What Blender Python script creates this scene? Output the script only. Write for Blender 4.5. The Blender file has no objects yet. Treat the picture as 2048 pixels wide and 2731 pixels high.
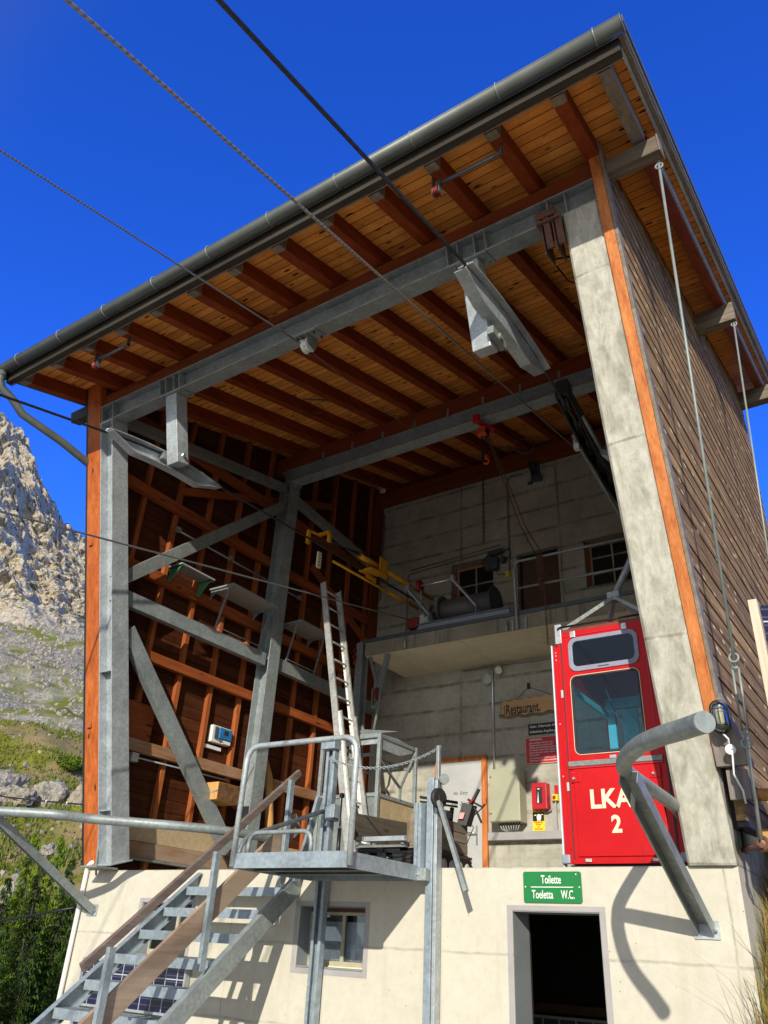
import bpy, bmesh, math, random
from mathutils import Vector, Matrix, noise
random.seed(7)
SC = bpy.context.scene
COL = SC.collection
PI = math.pi
V = Vector
# ---------------------------------------------------------------- camera
def cam_axes(pan, tilt, roll):
    F = V((math.sin(pan)*math.cos(tilt), math.cos(pan)*math.cos(tilt), math.sin(tilt)))
    R = V((math.cos(pan), -math.sin(pan), 0)); U = R.cross(F)
    c, s = math.cos(roll), math.sin(roll)
    return c*R+s*U, -s*R+c*U, F
CR, CU, CF = cam_axes(-0.614099, 0.513904, 0.057518)
CAM = V((8.24760, -6.27310, -0.64454))
cd = bpy.data.cameras.new('camera'); co = bpy.data.objects.new('camera', cd); COL.objects.link(co)
M = Matrix((CR, CU, -CF)).transposed().to_4x4(); M.translation = CAM
co.matrix_world = M
cd.sensor_fit = 'HORIZONTAL'; cd.sensor_width = 36; cd.lens = 36*2075.27/2048
cd.clip_start = .05; cd.clip_end = 4000
SC.camera = co
SC.render.resolution_x = 768; SC.render.resolution_y = 1024
# ---------------------------------------------------------------- light
LDIR = V((-.41, 1, -.43)).normalized()
w = bpy.data.worlds.new('World'); SC.world = w; w.use_nodes = True
nt = w.node_tree; nt.nodes.clear()
sky = nt.nodes.new('ShaderNodeTexSky'); sky.sky_type = 'NISHITA'; sky.sun_disc = False
sky.sun_elevation = math.asin(-LDIR.z); sky.sun_rotation = math.atan2(-LDIR.x, -LDIR.y)
sky.altitude = 2200; sky.air_density = 1.0; sky.dust_density = .15; sky.ozone_density = 4.0
# the half of the sky away from the sun is a deep mountain blue, the sun side is paler
def wn(k): return nt.nodes.new(k)
tc = wn('ShaderNodeTexCoord'); sp_ = wn('ShaderNodeSeparateXYZ'); nt.links.new(tc.outputs['Generated'], sp_.inputs[0])
mr = wn('ShaderNodeMapRange'); mr.interpolation_type = 'SMOOTHSTEP'; mr.inputs['From Min'].default_value = -.25; mr.inputs['From Max'].default_value = .22; nt.links.new(sp_.outputs[1], mr.inputs[0])
h1 = wn('ShaderNodeHueSaturation'); h1.inputs['Saturation'].default_value = 1.22; h1.inputs['Hue'].default_value = .512
t1 = wn('ShaderNodeMix'); t1.data_type = 'RGBA'; t1.blend_type = 'MULTIPLY'; t1.inputs[0].default_value = 1; t1.inputs[7].default_value = (1.1, 1.5, 2.55, 1)
h2 = wn('ShaderNodeHueSaturation'); h2.inputs['Saturation'].default_value = .38; h2.inputs['Value'].default_value = .95
mx_ = wn('ShaderNodeMix'); mx_.data_type = 'RGBA'
bg = wn('ShaderNodeBackground'); bg.inputs['Strength'].default_value = .132; ow = wn('ShaderNodeOutputWorld')
nt.links.new(sky.outputs[0], h1.inputs['Color']); nt.links.new(sky.outputs[0], h2.inputs['Color']); nt.links.new(h1.outputs[0], t1.inputs[6])
nt.links.new(mr.outputs[0], mx_.inputs[0]); nt.links.new(h2.outputs[0], mx_.inputs[6]); nt.links.new(t1.outputs[2], mx_.inputs[7]); nt.links.new(mx_.outputs[2], bg.inputs[0]); nt.links.new(bg.outputs[0], ow.inputs[0])
sl = bpy.data.lights.new('sun', 'SUN'); sl.energy = 4.2; sl.angle = math.radians(.5); sl.color = (1, .93, .78)
so = bpy.data.objects.new('sun', sl); COL.objects.link(so); so.rotation_mode = 'QUATERNION'
so.rotation_quaternion = LDIR.to_track_quat('-Z', 'Y'); so.location = (20, -40, 20)
SC.view_settings.view_transform = 'Standard'; SC.view_settings.look = 'None'; SC.view_settings.exposure = 0.22; SC.view_settings.gamma = 1
try: SC.view_settings.use_curve_mapping = False
except Exception: pass
SC.render.engine = 'CYCLES'
SC.cycles.max_bounces = 10; SC.cycles.diffuse_bounces = 6; SC.cycles.transparent_max_bounces = 12
# ---------------------------------------------------------------- materials
class NT:
    def __init__(s, name):
        s.m = bpy.data.materials.new(name); s.m.use_nodes = True; s.t = s.m.node_tree
        s.b = s.t.nodes['Principled BSDF']
        g = s.t.nodes.new('ShaderNodeNewGeometry'); s.pos = g.outputs['Position']
    def n(s, k): return s.t.nodes.new(k)
    def l(s, a, b): s.t.links.new(a, b)
    def val(s, sock, v):
        if isinstance(v, (int, float)): sock.default_value = v
        elif isinstance(v, (tuple, list)): sock.default_value = tuple(v)+((1,) if len(v) == 3 and sock.type == 'RGBA' else ())
        else: s.l(v, sock)
    def math(s, op, a, b=0., c=0., clamp=False):
        x = s.n('ShaderNodeMath'); x.operation = op; x.use_clamp = clamp
        s.val(x.inputs[0], a); s.val(x.inputs[1], b)
        if op in ('MULTIPLY_ADD', 'COMPARE', 'SMOOTH_MIN'): s.val(x.inputs[2], c)
        return x.outputs[0]
    def mix(s, f, a, b, mode='MIX'):
        x = s.n('ShaderNodeMix'); x.data_type = 'RGBA'; x.blend_type = mode
        s.val(x.inputs[0], f); s.val(x.inputs[6], a); s.val(x.inputs[7], b); return x.outputs[2]
    def noise(s, scale=5, detail=4, rough=.55, vec=None, dist=0):
        x = s.n('ShaderNodeTexNoise'); x.inputs['Scale'].default_value = scale; x.inputs['Detail'].default_value = detail
        x.inputs['Roughness'].default_value = rough; x.inputs['Distortion'].default_value = dist
        s.l(vec or s.pos, x.inputs['Vector']); return x.outputs['Fac']
    def vor(s, scale, vec=None, feat='F1', out='Distance', rnd=1):
        x = s.n('ShaderNodeTexVoronoi'); x.feature = feat; x.inputs['Scale'].default_value = scale; x.inputs['Randomness'].default_value = rnd
        s.l(vec or s.pos, x.inputs['Vector']); return x.outputs[out]
    def ramp(s, f, *st):
        x = s.n('ShaderNodeValToRGB'); e = x.color_ramp.elements
        while len(e) < len(st): e.new(.5)
        for el, (p, c) in zip(e, st):
            el.position = p; el.color = (c, c, c, 1) if isinstance(c, (int, float)) else tuple(c)+(1,)
        s.val(x.inputs[0], f); return x.outputs[0]
    def vmul(s, sc, vec=None):
        x = s.n('ShaderNodeVectorMath'); x.operation = 'MULTIPLY'; s.l(vec or s.pos, x.inputs[0]); x.inputs[1].default_value = sc; return x.outputs[0]
    def sep(s, vec=None):
        x = s.n('ShaderNodeSeparateXYZ'); s.l(vec or s.pos, x.inputs[0]); return x.outputs
    def white(s, v):
        x = s.n('ShaderNodeTexWhiteNoise'); x.noise_dimensions = '1D'; s.val(x.inputs['W'], v); return x.outputs['Value']
    def out(s, col, rough=.6, metal=0., bump=None, bd=.3, dist=.01, spec=.5):
        s.val(s.b.inputs['Base Color'], col); s.val(s.b.inputs['Roughness'], rough); s.val(s.b.inputs['Metallic'], metal)
        s.b.inputs['Specular IOR Level'].default_value = spec
        if bump is not None:
            x = s.n('ShaderNodeBump'); x.inputs['Strength'].default_value = bd; x.inputs['Distance'].default_value = dist
            s.l(bump, x.inputs['Height']); s.l(x.outputs[0], s.b.inputs['Normal'])
        return s.m
def m_plain(name, c, rough=.5, metal=0., var=.12, scale=8, bd=.05, spec=.5):
    t = NT(name); n = t.noise(scale, 5); d = tuple(x*(1-var) for x in c); e = tuple(min(1, x*(1+var)) for x in c)
    return t.out(t.ramp(n, (.3, d), (.7, e)), rough, metal, t.noise(scale*9, 3), bd, .004, spec)
def m_galv(name, c=(.36, .39, .41), metal=.35, rough=.48, dirt=.35):
    t = NT(name); sp = t.vor(38, out='Color'); s1 = t.n('ShaderNodeSeparateColor'); t.l(sp, s1.inputs[0])
    n = t.noise(4, 6, .65); st = t.noise(9, 6, .7, t.vmul((1, 1, .25)))
    k = t.math('MULTIPLY_ADD', s1.outputs[0], .26, .87)
    base = t.ramp(n, (.3, tuple(x*.78 for x in c)), (.7, tuple(min(1, x*1.18) for x in c)))
    x = t.n('ShaderNodeVectorMath'); x.operation = 'SCALE'; t.l(base, x.inputs[0]); t.l(k, x.inputs['Scale'])
    f = t.ramp(st, (.58, 0.), (.75, 1.))
    col = t.mix(t.math('MULTIPLY', f, dirt), x.outputs[0], (c[0]*1.35, c[1]*1.32, c[2]*1.22))
    sc = t.ramp(t.noise(21, 3, .8, t.vmul((.35, .35, 2.5))), (.68, 0.), (.74, 1.))
    col = t.mix(t.math('MULTIPLY', sc, .4), col, tuple(q*.45 for q in c))
    return t.out(col, t.ramp(st, (.3, rough-.08), (.7, rough+.14)), metal, n, .08, .004)
def m_wood(name, c1, c2, axis='y', rough=.62, knots=1., knot=(.05, .018, .008), gs=1., weather=0., wc=(.33, .30, .27)):
    """solid timber; the grain runs along axis"""
    t = NT(name); a = 'xyz'.index(axis)
    sc = [16*gs]*3; sc[a] = 1.1*gs; g = t.noise(1, 6, .62, t.vmul(tuple(sc)), .35)
    sc2 = [70*gs]*3; sc2[a] = 3; g2 = t.noise(1, 3, .5, t.vmul(tuple(sc2)))
    col = t.ramp(g, (.28, c1), (.68, c2))
    col = t.mix(t.math('MULTIPLY', t.ramp(g2, (.5, 0.), (.72, 1.)), .35), col, tuple(x*.5 for x in c1))
    big = t.noise(1.3, 4); col = t.mix(t.math('MULTIPLY', t.ramp(big, (.4, 0.), (.75, 1.)), .3), col, tuple(x*.62 for x in c1))
    if knots:
        sk = [6.]*3; sk[a] = 1.6; kn = t.vor(1, t.vmul(tuple(sk)))
        col = t.mix(t.ramp(kn, (.05, knots), (.12, 0.)), col, knot)
    if weather:
        wn = t.noise(2.2, 6, .7, t.vmul(tuple(.35 if i == a else 1 for i in range(3))))
        col = t.mix(t.math('MULTIPLY', t.ramp(wn, (.38, 0.), (.62, 1.)), weather), col, wc)
    return t.out(col, rough, 0, g2, .35, .004, .15)
def m_boards(name, c1, c2, across='y', length='x', wdt=.12, knots=1., groove=.05, knot=(.06, .02, .008), rough=.6, var=.35, weather=0., wc=(.3, .27, .24), stain=0.):
    """boards: grooves every wdt along 'across', grain along 'length'"""
    t = NT(name); s = t.sep(); a = 'xyz'.index(across); L = 'xyz'.index(length)
    u = t.math('DIVIDE', s[a], wdt); idx = t.math('FLOOR', u); fr = t.math('SUBTRACT', u, idx)
    r = t.white(idx)
    sc = [22.]*3; sc[L] = 1.3
    off = t.n('ShaderNodeCombineXYZ'); t.l(t.math('MULTIPLY', r, 37.), off.inputs[L])
    add = t.n('ShaderNodeVectorMath'); add.operation = 'ADD'; t.l(t.pos, add.inputs[0]); t.l(off.outputs[0], add.inputs[1]); pv = add.outputs[0]
    g = t.noise(1, 6, .6, t.vmul(tuple(sc), pv), .5)
    col = t.ramp(g, (.25, c1), (.72, c2))
    col = t.mix(t.math('MULTIPLY', r, var), col, tuple(x*.45 for x in c1))
    if knots:
        sk = [9.]*3; sk[L] = 3.4; kn = t.vor(1, t.vmul(tuple(sk), pv)); col = t.mix(t.ramp(kn, (.11, knots), (.19, 0.)), col, knot)
    if weather:
        wn = t.noise(1.4, 6, .7); col = t.mix(t.math('MULTIPLY', t.ramp(wn, (.35, 0.), (.65, 1.)), weather), col, wc)
    if stain:
        sn = t.noise(3.1, 5, .75, t.vmul((1, 1, .6))); col = t.mix(t.math('MULTIPLY', t.ramp(sn, (.5, 0.), (.68, 1.)), stain), col, tuple(x*.35 for x in c1))
    ed = t.math('MINIMUM', fr, t.math('SUBTRACT', 1., fr)); gm = t.ramp(ed, (groove*.35, 1.), (groove, 0.))
    col = t.mix(gm, col, (.012, .007, .004))
    h = t.math('SUBTRACT', t.math('MULTIPLY', g, .3), gm)
    return t.out(col, rough, 0, h, .7, .006, .04)
def m_conc(name, c1, c2, nl=(.28, .7), ns=None, lines='z', step=.5, vstep=1.9, dirt=.35, pits=.6, lw=.02, board=.11, lc=.55, axh='x', streak=.3, stc=(.12, .10, .07)):
    t = NT(name); s = t.sep(); zz = s[2]; hh = s['xyz'.index(axh)]
    wob = t.math('MULTIPLY_ADD', t.noise(2.5, 4), .05, -.025)
    n = t.noise(1.6, 8, .68) if not ns else t.noise(1, 8, .72, t.vmul(ns), .4); n2 = t.noise(11, 6, .7)
    col = t.ramp(n, (nl[0], c1), (nl[1], c2))
    col = t.mix(t.math('MULTIPLY', t.ramp(n2, (.42, 0.), (.66, 1.)), .25), col, tuple(x*.75 for x in c1))
    def line(co, st, w):
        f = t.math('FRACT', t.math('DIVIDE', t.math('ADD', co, wob), st)); e = t.math('MINIMUM', f, t.math('SUBTRACT', 1., f))
        return t.ramp(t.math('MULTIPLY', e, st), (w*.3, 1.), (w, 0.))
    brk = t.ramp(t.noise(3.3, 5, .7), (.38, .15), (.6, 1.))
    a = t.math('MULTIPLY', line(zz, step, lw), brk); b = t.math('MULTIPLY', line(hh, vstep, lw*.8), brk)
    ln = t.math('MAXIMUM', a, b)
    col = t.mix(t.math('MULTIPLY', ln, lc), col, tuple(x*.45 for x in c1))
    if board:
        bl = line(zz, board, .006); col = t.mix(t.math('MULTIPLY', bl, .22), col, tuple(x*.6 for x in c1))
    st = t.noise(5, 6, .7, t.vmul((1.6, 1.6, .13))); col = t.mix(t.math('MULTIPLY', t.ramp(st, (.54, 0.), (.72, 1.)), streak), col, stc)
    pt = t.vor(14); pm = t.math('MULTIPLY', t.ramp(pt, (.035, 1.), (.07, 0.)), t.ramp(t.noise(2, 3), (.45, 0.), (.55, 1.)))
    col = t.mix(t.math('MULTIPLY', pm, pits), col, tuple(x*.35 for x in c1))
    h = t.math('SUBTRACT', t.math('MULTIPLY', n2, .5), t.math('ADD', ln, pm))
    return t.out(col, .85, 0, h, .5, .01, .06)
def m_rope(name, c, pitch=.035, rough=.4, metal=.6, k=.5):
    kk = k
    """stranded steel rope: strands wind round the tube (UV: x along metres, y round)"""
    t = NT(name); uv = t.n('ShaderNodeUVMap'); s = t.sep(uv.outputs[0])
    f = t.math('FRACT', t.math('ADD', t.math('DIVIDE', s[0], pitch), t.math('MULTIPLY', s[1], 1.)))
    e = t.math('ABSOLUTE', t.math('SUBTRACT', f, .5)); k = t.ramp(e, (.2, 1.), (.48, 0.))
    return t.out(t.mix(k, tuple(x*kk for x in c), c), rough, metal, k, .4, .005)
MAT = {}
MAT['cream'] = m_conc('cream_painted_concrete', (.53, .50, .42), (.61, .585, .505), step=.62, vstep=2.3, dirt=.1, pits=1., lc=.5, board=0, streak=.3, stc=(.44, .36, .27), lw=.014)
MAT['conc'] = m_conc('board_formed_concrete', (.31, .30, .25), (.54, .525, .455), step=.43, vstep=1.95, lc=.8, streak=.35, lw=.038, dirt=.5)
MAT['concp'] = m_conc('pillar_concrete', (.28, .27, .215), (.56, .545, .48), step=1.55, vstep=9, lc=.55, streak=.55, board=0, stc=(.72, .71, .67), pits=.9, lw=.016, nl=(.34, .60), ns=(7, 7, 2.2))
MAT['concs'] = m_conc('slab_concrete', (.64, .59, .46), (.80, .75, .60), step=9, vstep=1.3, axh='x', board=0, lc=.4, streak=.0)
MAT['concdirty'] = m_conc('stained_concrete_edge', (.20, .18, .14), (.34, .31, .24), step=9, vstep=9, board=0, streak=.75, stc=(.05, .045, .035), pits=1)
MAT['galv'] = m_galv('galvanised_steel', (.30, .34, .35))
MAT['galvl'] = m_galv('bright_galvanised_steel', (.42, .46, .49), .35, .42)
MAT['galvb'] = m_galv('blue_grey_galvanised_steel', (.30, .36, .41), .3, .45)
MAT['galvd'] = m_galv('dull_galvanised_steel', (.22, .245, .24), .25, .6, .5)
MAT['alu'] = m_galv('aluminium', (.56, .56, .54), .55, .38, .2)
MAT['zinc'] = m_plain('gutter_zinc', (.125, .14, .135), .5, .3, .15, 5)
MAT['deck'] = m_conc('light_deck_screed', (.50, .47, .39), (.62, .59, .50), step=9, vstep=2.1, board=0)
MAT['trimr'] = m_wood('red_orange_corner_trim', (.34, .07, .014), (.60, .17, .045), 'z', knots=1., rough=.5)
MAT['roofb'] = m_boards('roof_boards', (.80, .25, .045), (.98, .46, .12), 'y', 'x', .118, 1., .05, var=.42, stain=.4)
MAT['roofbo'] = m_boards('verge_boards', (.40, .13, .035), (.60, .26, .075), 'y', 'x', .118, .8, .045, var=.3)
MAT['raft'] = m_wood('stained_rafter_wood', (.17, .028, .007), (.30, .060, .014), 'y')
MAT['purl'] = m_wood('stained_purlin_wood', (.15, .035, .011), (.26, .065, .02), 'x')
MAT['stud'] = m_wood('stained_stud_wood', (.26, .060, .016), (.50, .155, .048), 'z', knots=.6)
MAT['girt'] = m_wood('stained_girt_wood', (.23, .048, .012), (.44, .115, .032), 'y', weather=.25, wc=(.12, .05, .025))
MAT['girtw'] = m_wood('weathered_girt_wood', (.22, .08, .03), (.42, .20, .09), 'y', weather=.55, wc=(.42, .37, .30))
MAT['trim'] = m_wood('orange_larch_trim', (.42, .11, .03), (.72, .28, .095), 'z', knots=.9, rough=.5)
MAT['lboard'] = m_boards('dark_wall_boards', (.055, .017, .008), (.135, .044, .019), 'z', 'y', .155, .4, .03, var=.4, stain=.5)
MAT['sidg'] = m_boards('weathered_siding', (.11, .06, .022), (.64, .42, .205), 'z', 'y', .165, 1., .001, knot=(.90, .72, .46), var=.5, weather=.35, wc=(.20, .15, .09), rough=.75, stain=.45)
MAT['greyw'] = m_wood('grey_weathered_wood', (.15, .125, .10), (.34, .30, .25), 'y', weather=.4, wc=(.20, .15, .10))
MAT['greyx'] = m_wood('grey_weathered_wood_cross', (.13, .105, .08), (.30, .26, .21), 'x', weather=.5, wc=(.10, .07, .05))
MAT['greyz'] = m_wood('grey_weathered_board', (.12, .10, .09), (.26, .23, .21), 'z', weather=.3)
MAT['palew'] = m_wood('pale_planed_wood', (.62, .50, .38), (.78, .67, .54), 'z', knots=.4)
MAT['fascia'] = m_wood('dark_fascia_wood', (.022, .018, .014), (.055, .048, .04), 'x', weather=.2, wc=(.12, .11, .09))
MAT['hand'] = m_wood('grey_brown_handrail_wood', (.22, .15, .105), (.40, .29, .21), 'y', weather=.45, wc=(.44, .36, .29), knots=.7, knot=(.12, .07, .04))
MAT['handd'] = m_wood('dark_grey_handrail_wood', (.11, .085, .075), (.28, .22, .19), 'y', weather=.4, wc=(.13, .10, .09), knots=.4)
MAT['plankg'] = m_wood('grey_plank', (.06, .05, .04), (.15, .13, .10), 'y', weather=.4, wc=(.16, .14, .11))
MAT['ywood'] = m_wood('yellow_timber', (.50, .24, .07), (.72, .42, .16), 'z', knots=.5)
MAT['ply'] = m_wood('plywood', (.46, .34, .20), (.58, .46, .30), 'x', knots=0)
MAT['rustbox'] = m_plain('rusty_brown_panel', (.16, .075, .03), .7, 0, .5, 12)
def m_red():
    t = NT('red_paint'); n = t.noise(1.8, 6, .65); col = t.ramp(n, (.3, (.46, .003, .006)), (.7, (.57, .005, .009)))
    st = t.noise(9, 6, .7, t.vmul((1.6, 1.6, .16))); col = t.mix(t.math('MULTIPLY', t.ramp(st, (.56, 0.), (.70, 1.)), .5), col, (.30, .012, .012))
    sc = t.noise(30, 2, .5, t.vmul((.5, .5, 3.5)), 1.5); col = t.mix(t.math('MULTIPLY', t.ramp(sc, (.72, 0.), (.75, 1.)), .25), col, (.62, .22, .18))
    ch = t.vor(55); col = t.mix(t.math('MULTIPLY', t.ramp(ch, (.07, 1.), (.10, 0.)), t.ramp(t.noise(3, 4), (.62, 0.), (.66, 1.))), col, (.45, .12, .10))
    return t.out(col, t.ramp(n, (.3, .34), (.7, .5)), 0, t.noise(5, 3), .12, .01, .25)
MAT['red'] = m_red()
MAT['redd'] = m_plain('red_enamel', (.50, .008, .022), .4, 0, .1, 5)
MAT['redp'] = m_plain('dull_red_metal', (.22, .025, .02), .5, .1, .2, 9)
MAT['orng'] = m_plain('orange_red_metal', (.60, .08, .02), .5, .1, .2, 9)
MAT['yel'] = m_plain('yellow_metal', (.72, .34, .015), .45, .05, .15, 9)
MAT['yelp'] = m_plain('yellow_plate', (.85, .68, .02), .5)
MAT['black'] = m_plain('black_rubber', (.018, .018, .018), .6, 0, .3, 20)
MAT['blackm'] = m_plain('black_oily_steel', (.022, .022, .024), .38, .4, .3, 20)
MAT['dgrey'] = m_plain('dark_grey_metal', (.085, .10, .12), .5, .2)
MAT['bgrey'] = m_plain('blue_grey_paint', (.30, .34, .40), .5, .1)
MAT['lgrey'] = m_plain('light_grey_box', (.48, .48, .46), .5)
MAT['egrey'] = m_plain('beige_grey_enclosure', (.40, .40, .30), .45, 0, .07, 4)
MAT['wht'] = m_plain('white_plastic', (.80, .80, .78), .45, 0, .05)
MAT['cletter'] = m_plain('cream_lettering', (.78, .70, .50), .5, 0, .08)
MAT['doorg'] = m_plain('grey_door_paint', (.46, .47, .48), .5, 0, .08, 3)
MAT['framg'] = m_plain('grey_frame_paint', (.36, .34, .35), .6, 0, .1, 5)
MAT['revg'] = m_plain('grey_reveal_paint', (.24, .26, .275), .6, 0, .1, 5)
MAT['wframe'] = m_plain('window_frame_wood', (.40, .37, .26), .6, 0, .2, 9)
MAT['wbrown'] = m_plain('brown_window_head', (.09, .035, .02), .6, 0, .3, 9)
MAT['green'] = m_plain('green_enamel', (.008, .19, .045), .35, 0, .05)
MAT['gbr'] = m_plain('green_bracket_paint', (.06, .20, .09), .5)
MAT['solar'] = None
MAT['blue'] = m_plain('blue_plastic', (.02, .17, .42), .4)
MAT['rust'] = m_plain('rusty_steel', (.14, .065, .045), .75, .1, .35, 14)
MAT['teal'] = m_plain('teal_fittings', (.22, .62, .62), .5)
MAT['lilac'] = m_plain('lilac_grey_rubber_trim', (.25, .25, .34), .5)
MAT['edge'] = m_plain('pale_blue_edge_trim', (.55, .62, .74), .4)
MAT['chrome'] = m_plain('bright_steel', (.62, .63, .63), .28, .8, .1, 9)
MAT['redbr'] = m_plain('brown_red_door_panel', (.10, .05, .035), .7)
MAT['lace'] = m_plain('white_lace_curtain', (.75, .75, .78), .8)
MAT['rope'] = m_rope('stranded_steel_rope', (.40, .39, .35), .05, k=.55)
MAT['ropel'] = m_rope('locked_coil_rope', (.06, .06, .06), .09, .35, .6, .8)
MAT['ropeg'] = m_rope('grey_steel_rope', (.30, .32, .33), .03)
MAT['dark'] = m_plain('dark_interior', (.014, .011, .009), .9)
MAT['signwood'] = m_wood('carved_sign_wood', (.52, .30, .14), (.68, .43, .22), 'x', knots=0)
MAT['rod'] = m_plain('grey_green_rod_paint', (.25, .29, .27), .5, .2)
def m_solar():
    t = NT('solar_cells'); s = t.sep()
    def ln(co, st, o=0.):
        f = t.math('FRACT', t.math('DIVIDE', t.math('ADD', co, o), st)); e = t.math('MINIMUM', f, t.math('SUBTRACT', 1., f)); return t.ramp(t.math('MULTIPLY', e, st), (.003, 1.), (.0045, 0.))
    g = t.math('MAXIMUM', ln(s[0], .158, -.005), ln(s[2], .158, .03)); g2 = ln(s[2], .0526)
    col = t.mix(g, (.006, .008, .045), (.62, .64, .70)); col = t.mix(t.math('MULTIPLY', g2, .25), col, (.3, .3, .4))
    return t.out(col, .12, 0, None)
MAT['solar'] = m_solar()
def m_glass(name, tint, mixf, rough=.02, dk=(.02, .03, .03)):
    t = NT(name); nt = t.t
    tr = t.n('ShaderNodeBsdfTransparent'); tr.inputs[0].default_value = tint+(1,)
    gl = t.n('ShaderNodeBsdfGlossy'); gl.inputs['Roughness'].default_value = rough; gl.inputs[0].default_value = (.9, .95, 1, 1)
    fr = t.n('ShaderNodeFresnel'); fr.inputs[0].default_value = 1.5
    f = t.math('MULTIPLY_ADD', fr.outputs[0], 1.0, mixf)
    mx = t.n('ShaderNodeMixShader'); t.l(f, mx.inputs[0]); t.l(tr.outputs[0], mx.inputs[1]); t.l(gl.outputs[0], mx.inputs[2])
    o = [n for n in nt.nodes if n.type == 'OUTPUT_MATERIAL'][0]; t.l(mx.outputs[0], o.inputs[0]); return t.m
MAT['glass'] = m_glass('cabin_glass', (.62, .82, .90), -.012)
MAT['wglass'] = m_glass('window_glass', (.75, .78, .80), .02)
MAT['lglass'] = m_glass('lamp_glass', (.80, .80, .68), .15)
def m_expanded(name, c=(.45, .46, .44), sc=26):
    t = NT(name); nt = t.t
    x = t.vmul((sc, sc*1.9, sc)); v = t.n('ShaderNodeTexVoronoi'); v.feature = 'DISTANCE_TO_EDGE'; v.inputs['Scale'].default_value = 1; v.inputs['Randomness'].default_value = .12; t.l(x, v.inputs['Vector'])
    k = t.ramp(v.outputs['Distance'], (.16, 1.), (.19, 0.)); t.b.inputs['Base Color'].default_value = c+(1,); t.b.inputs['Metallic'].default_value = .5; t.b.inputs['Roughness'].default_value = .5
    t.l(k, t.b.inputs['Alpha']); return t.m
MAT['mesh'] = m_expanded('expanded_metal')
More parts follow.
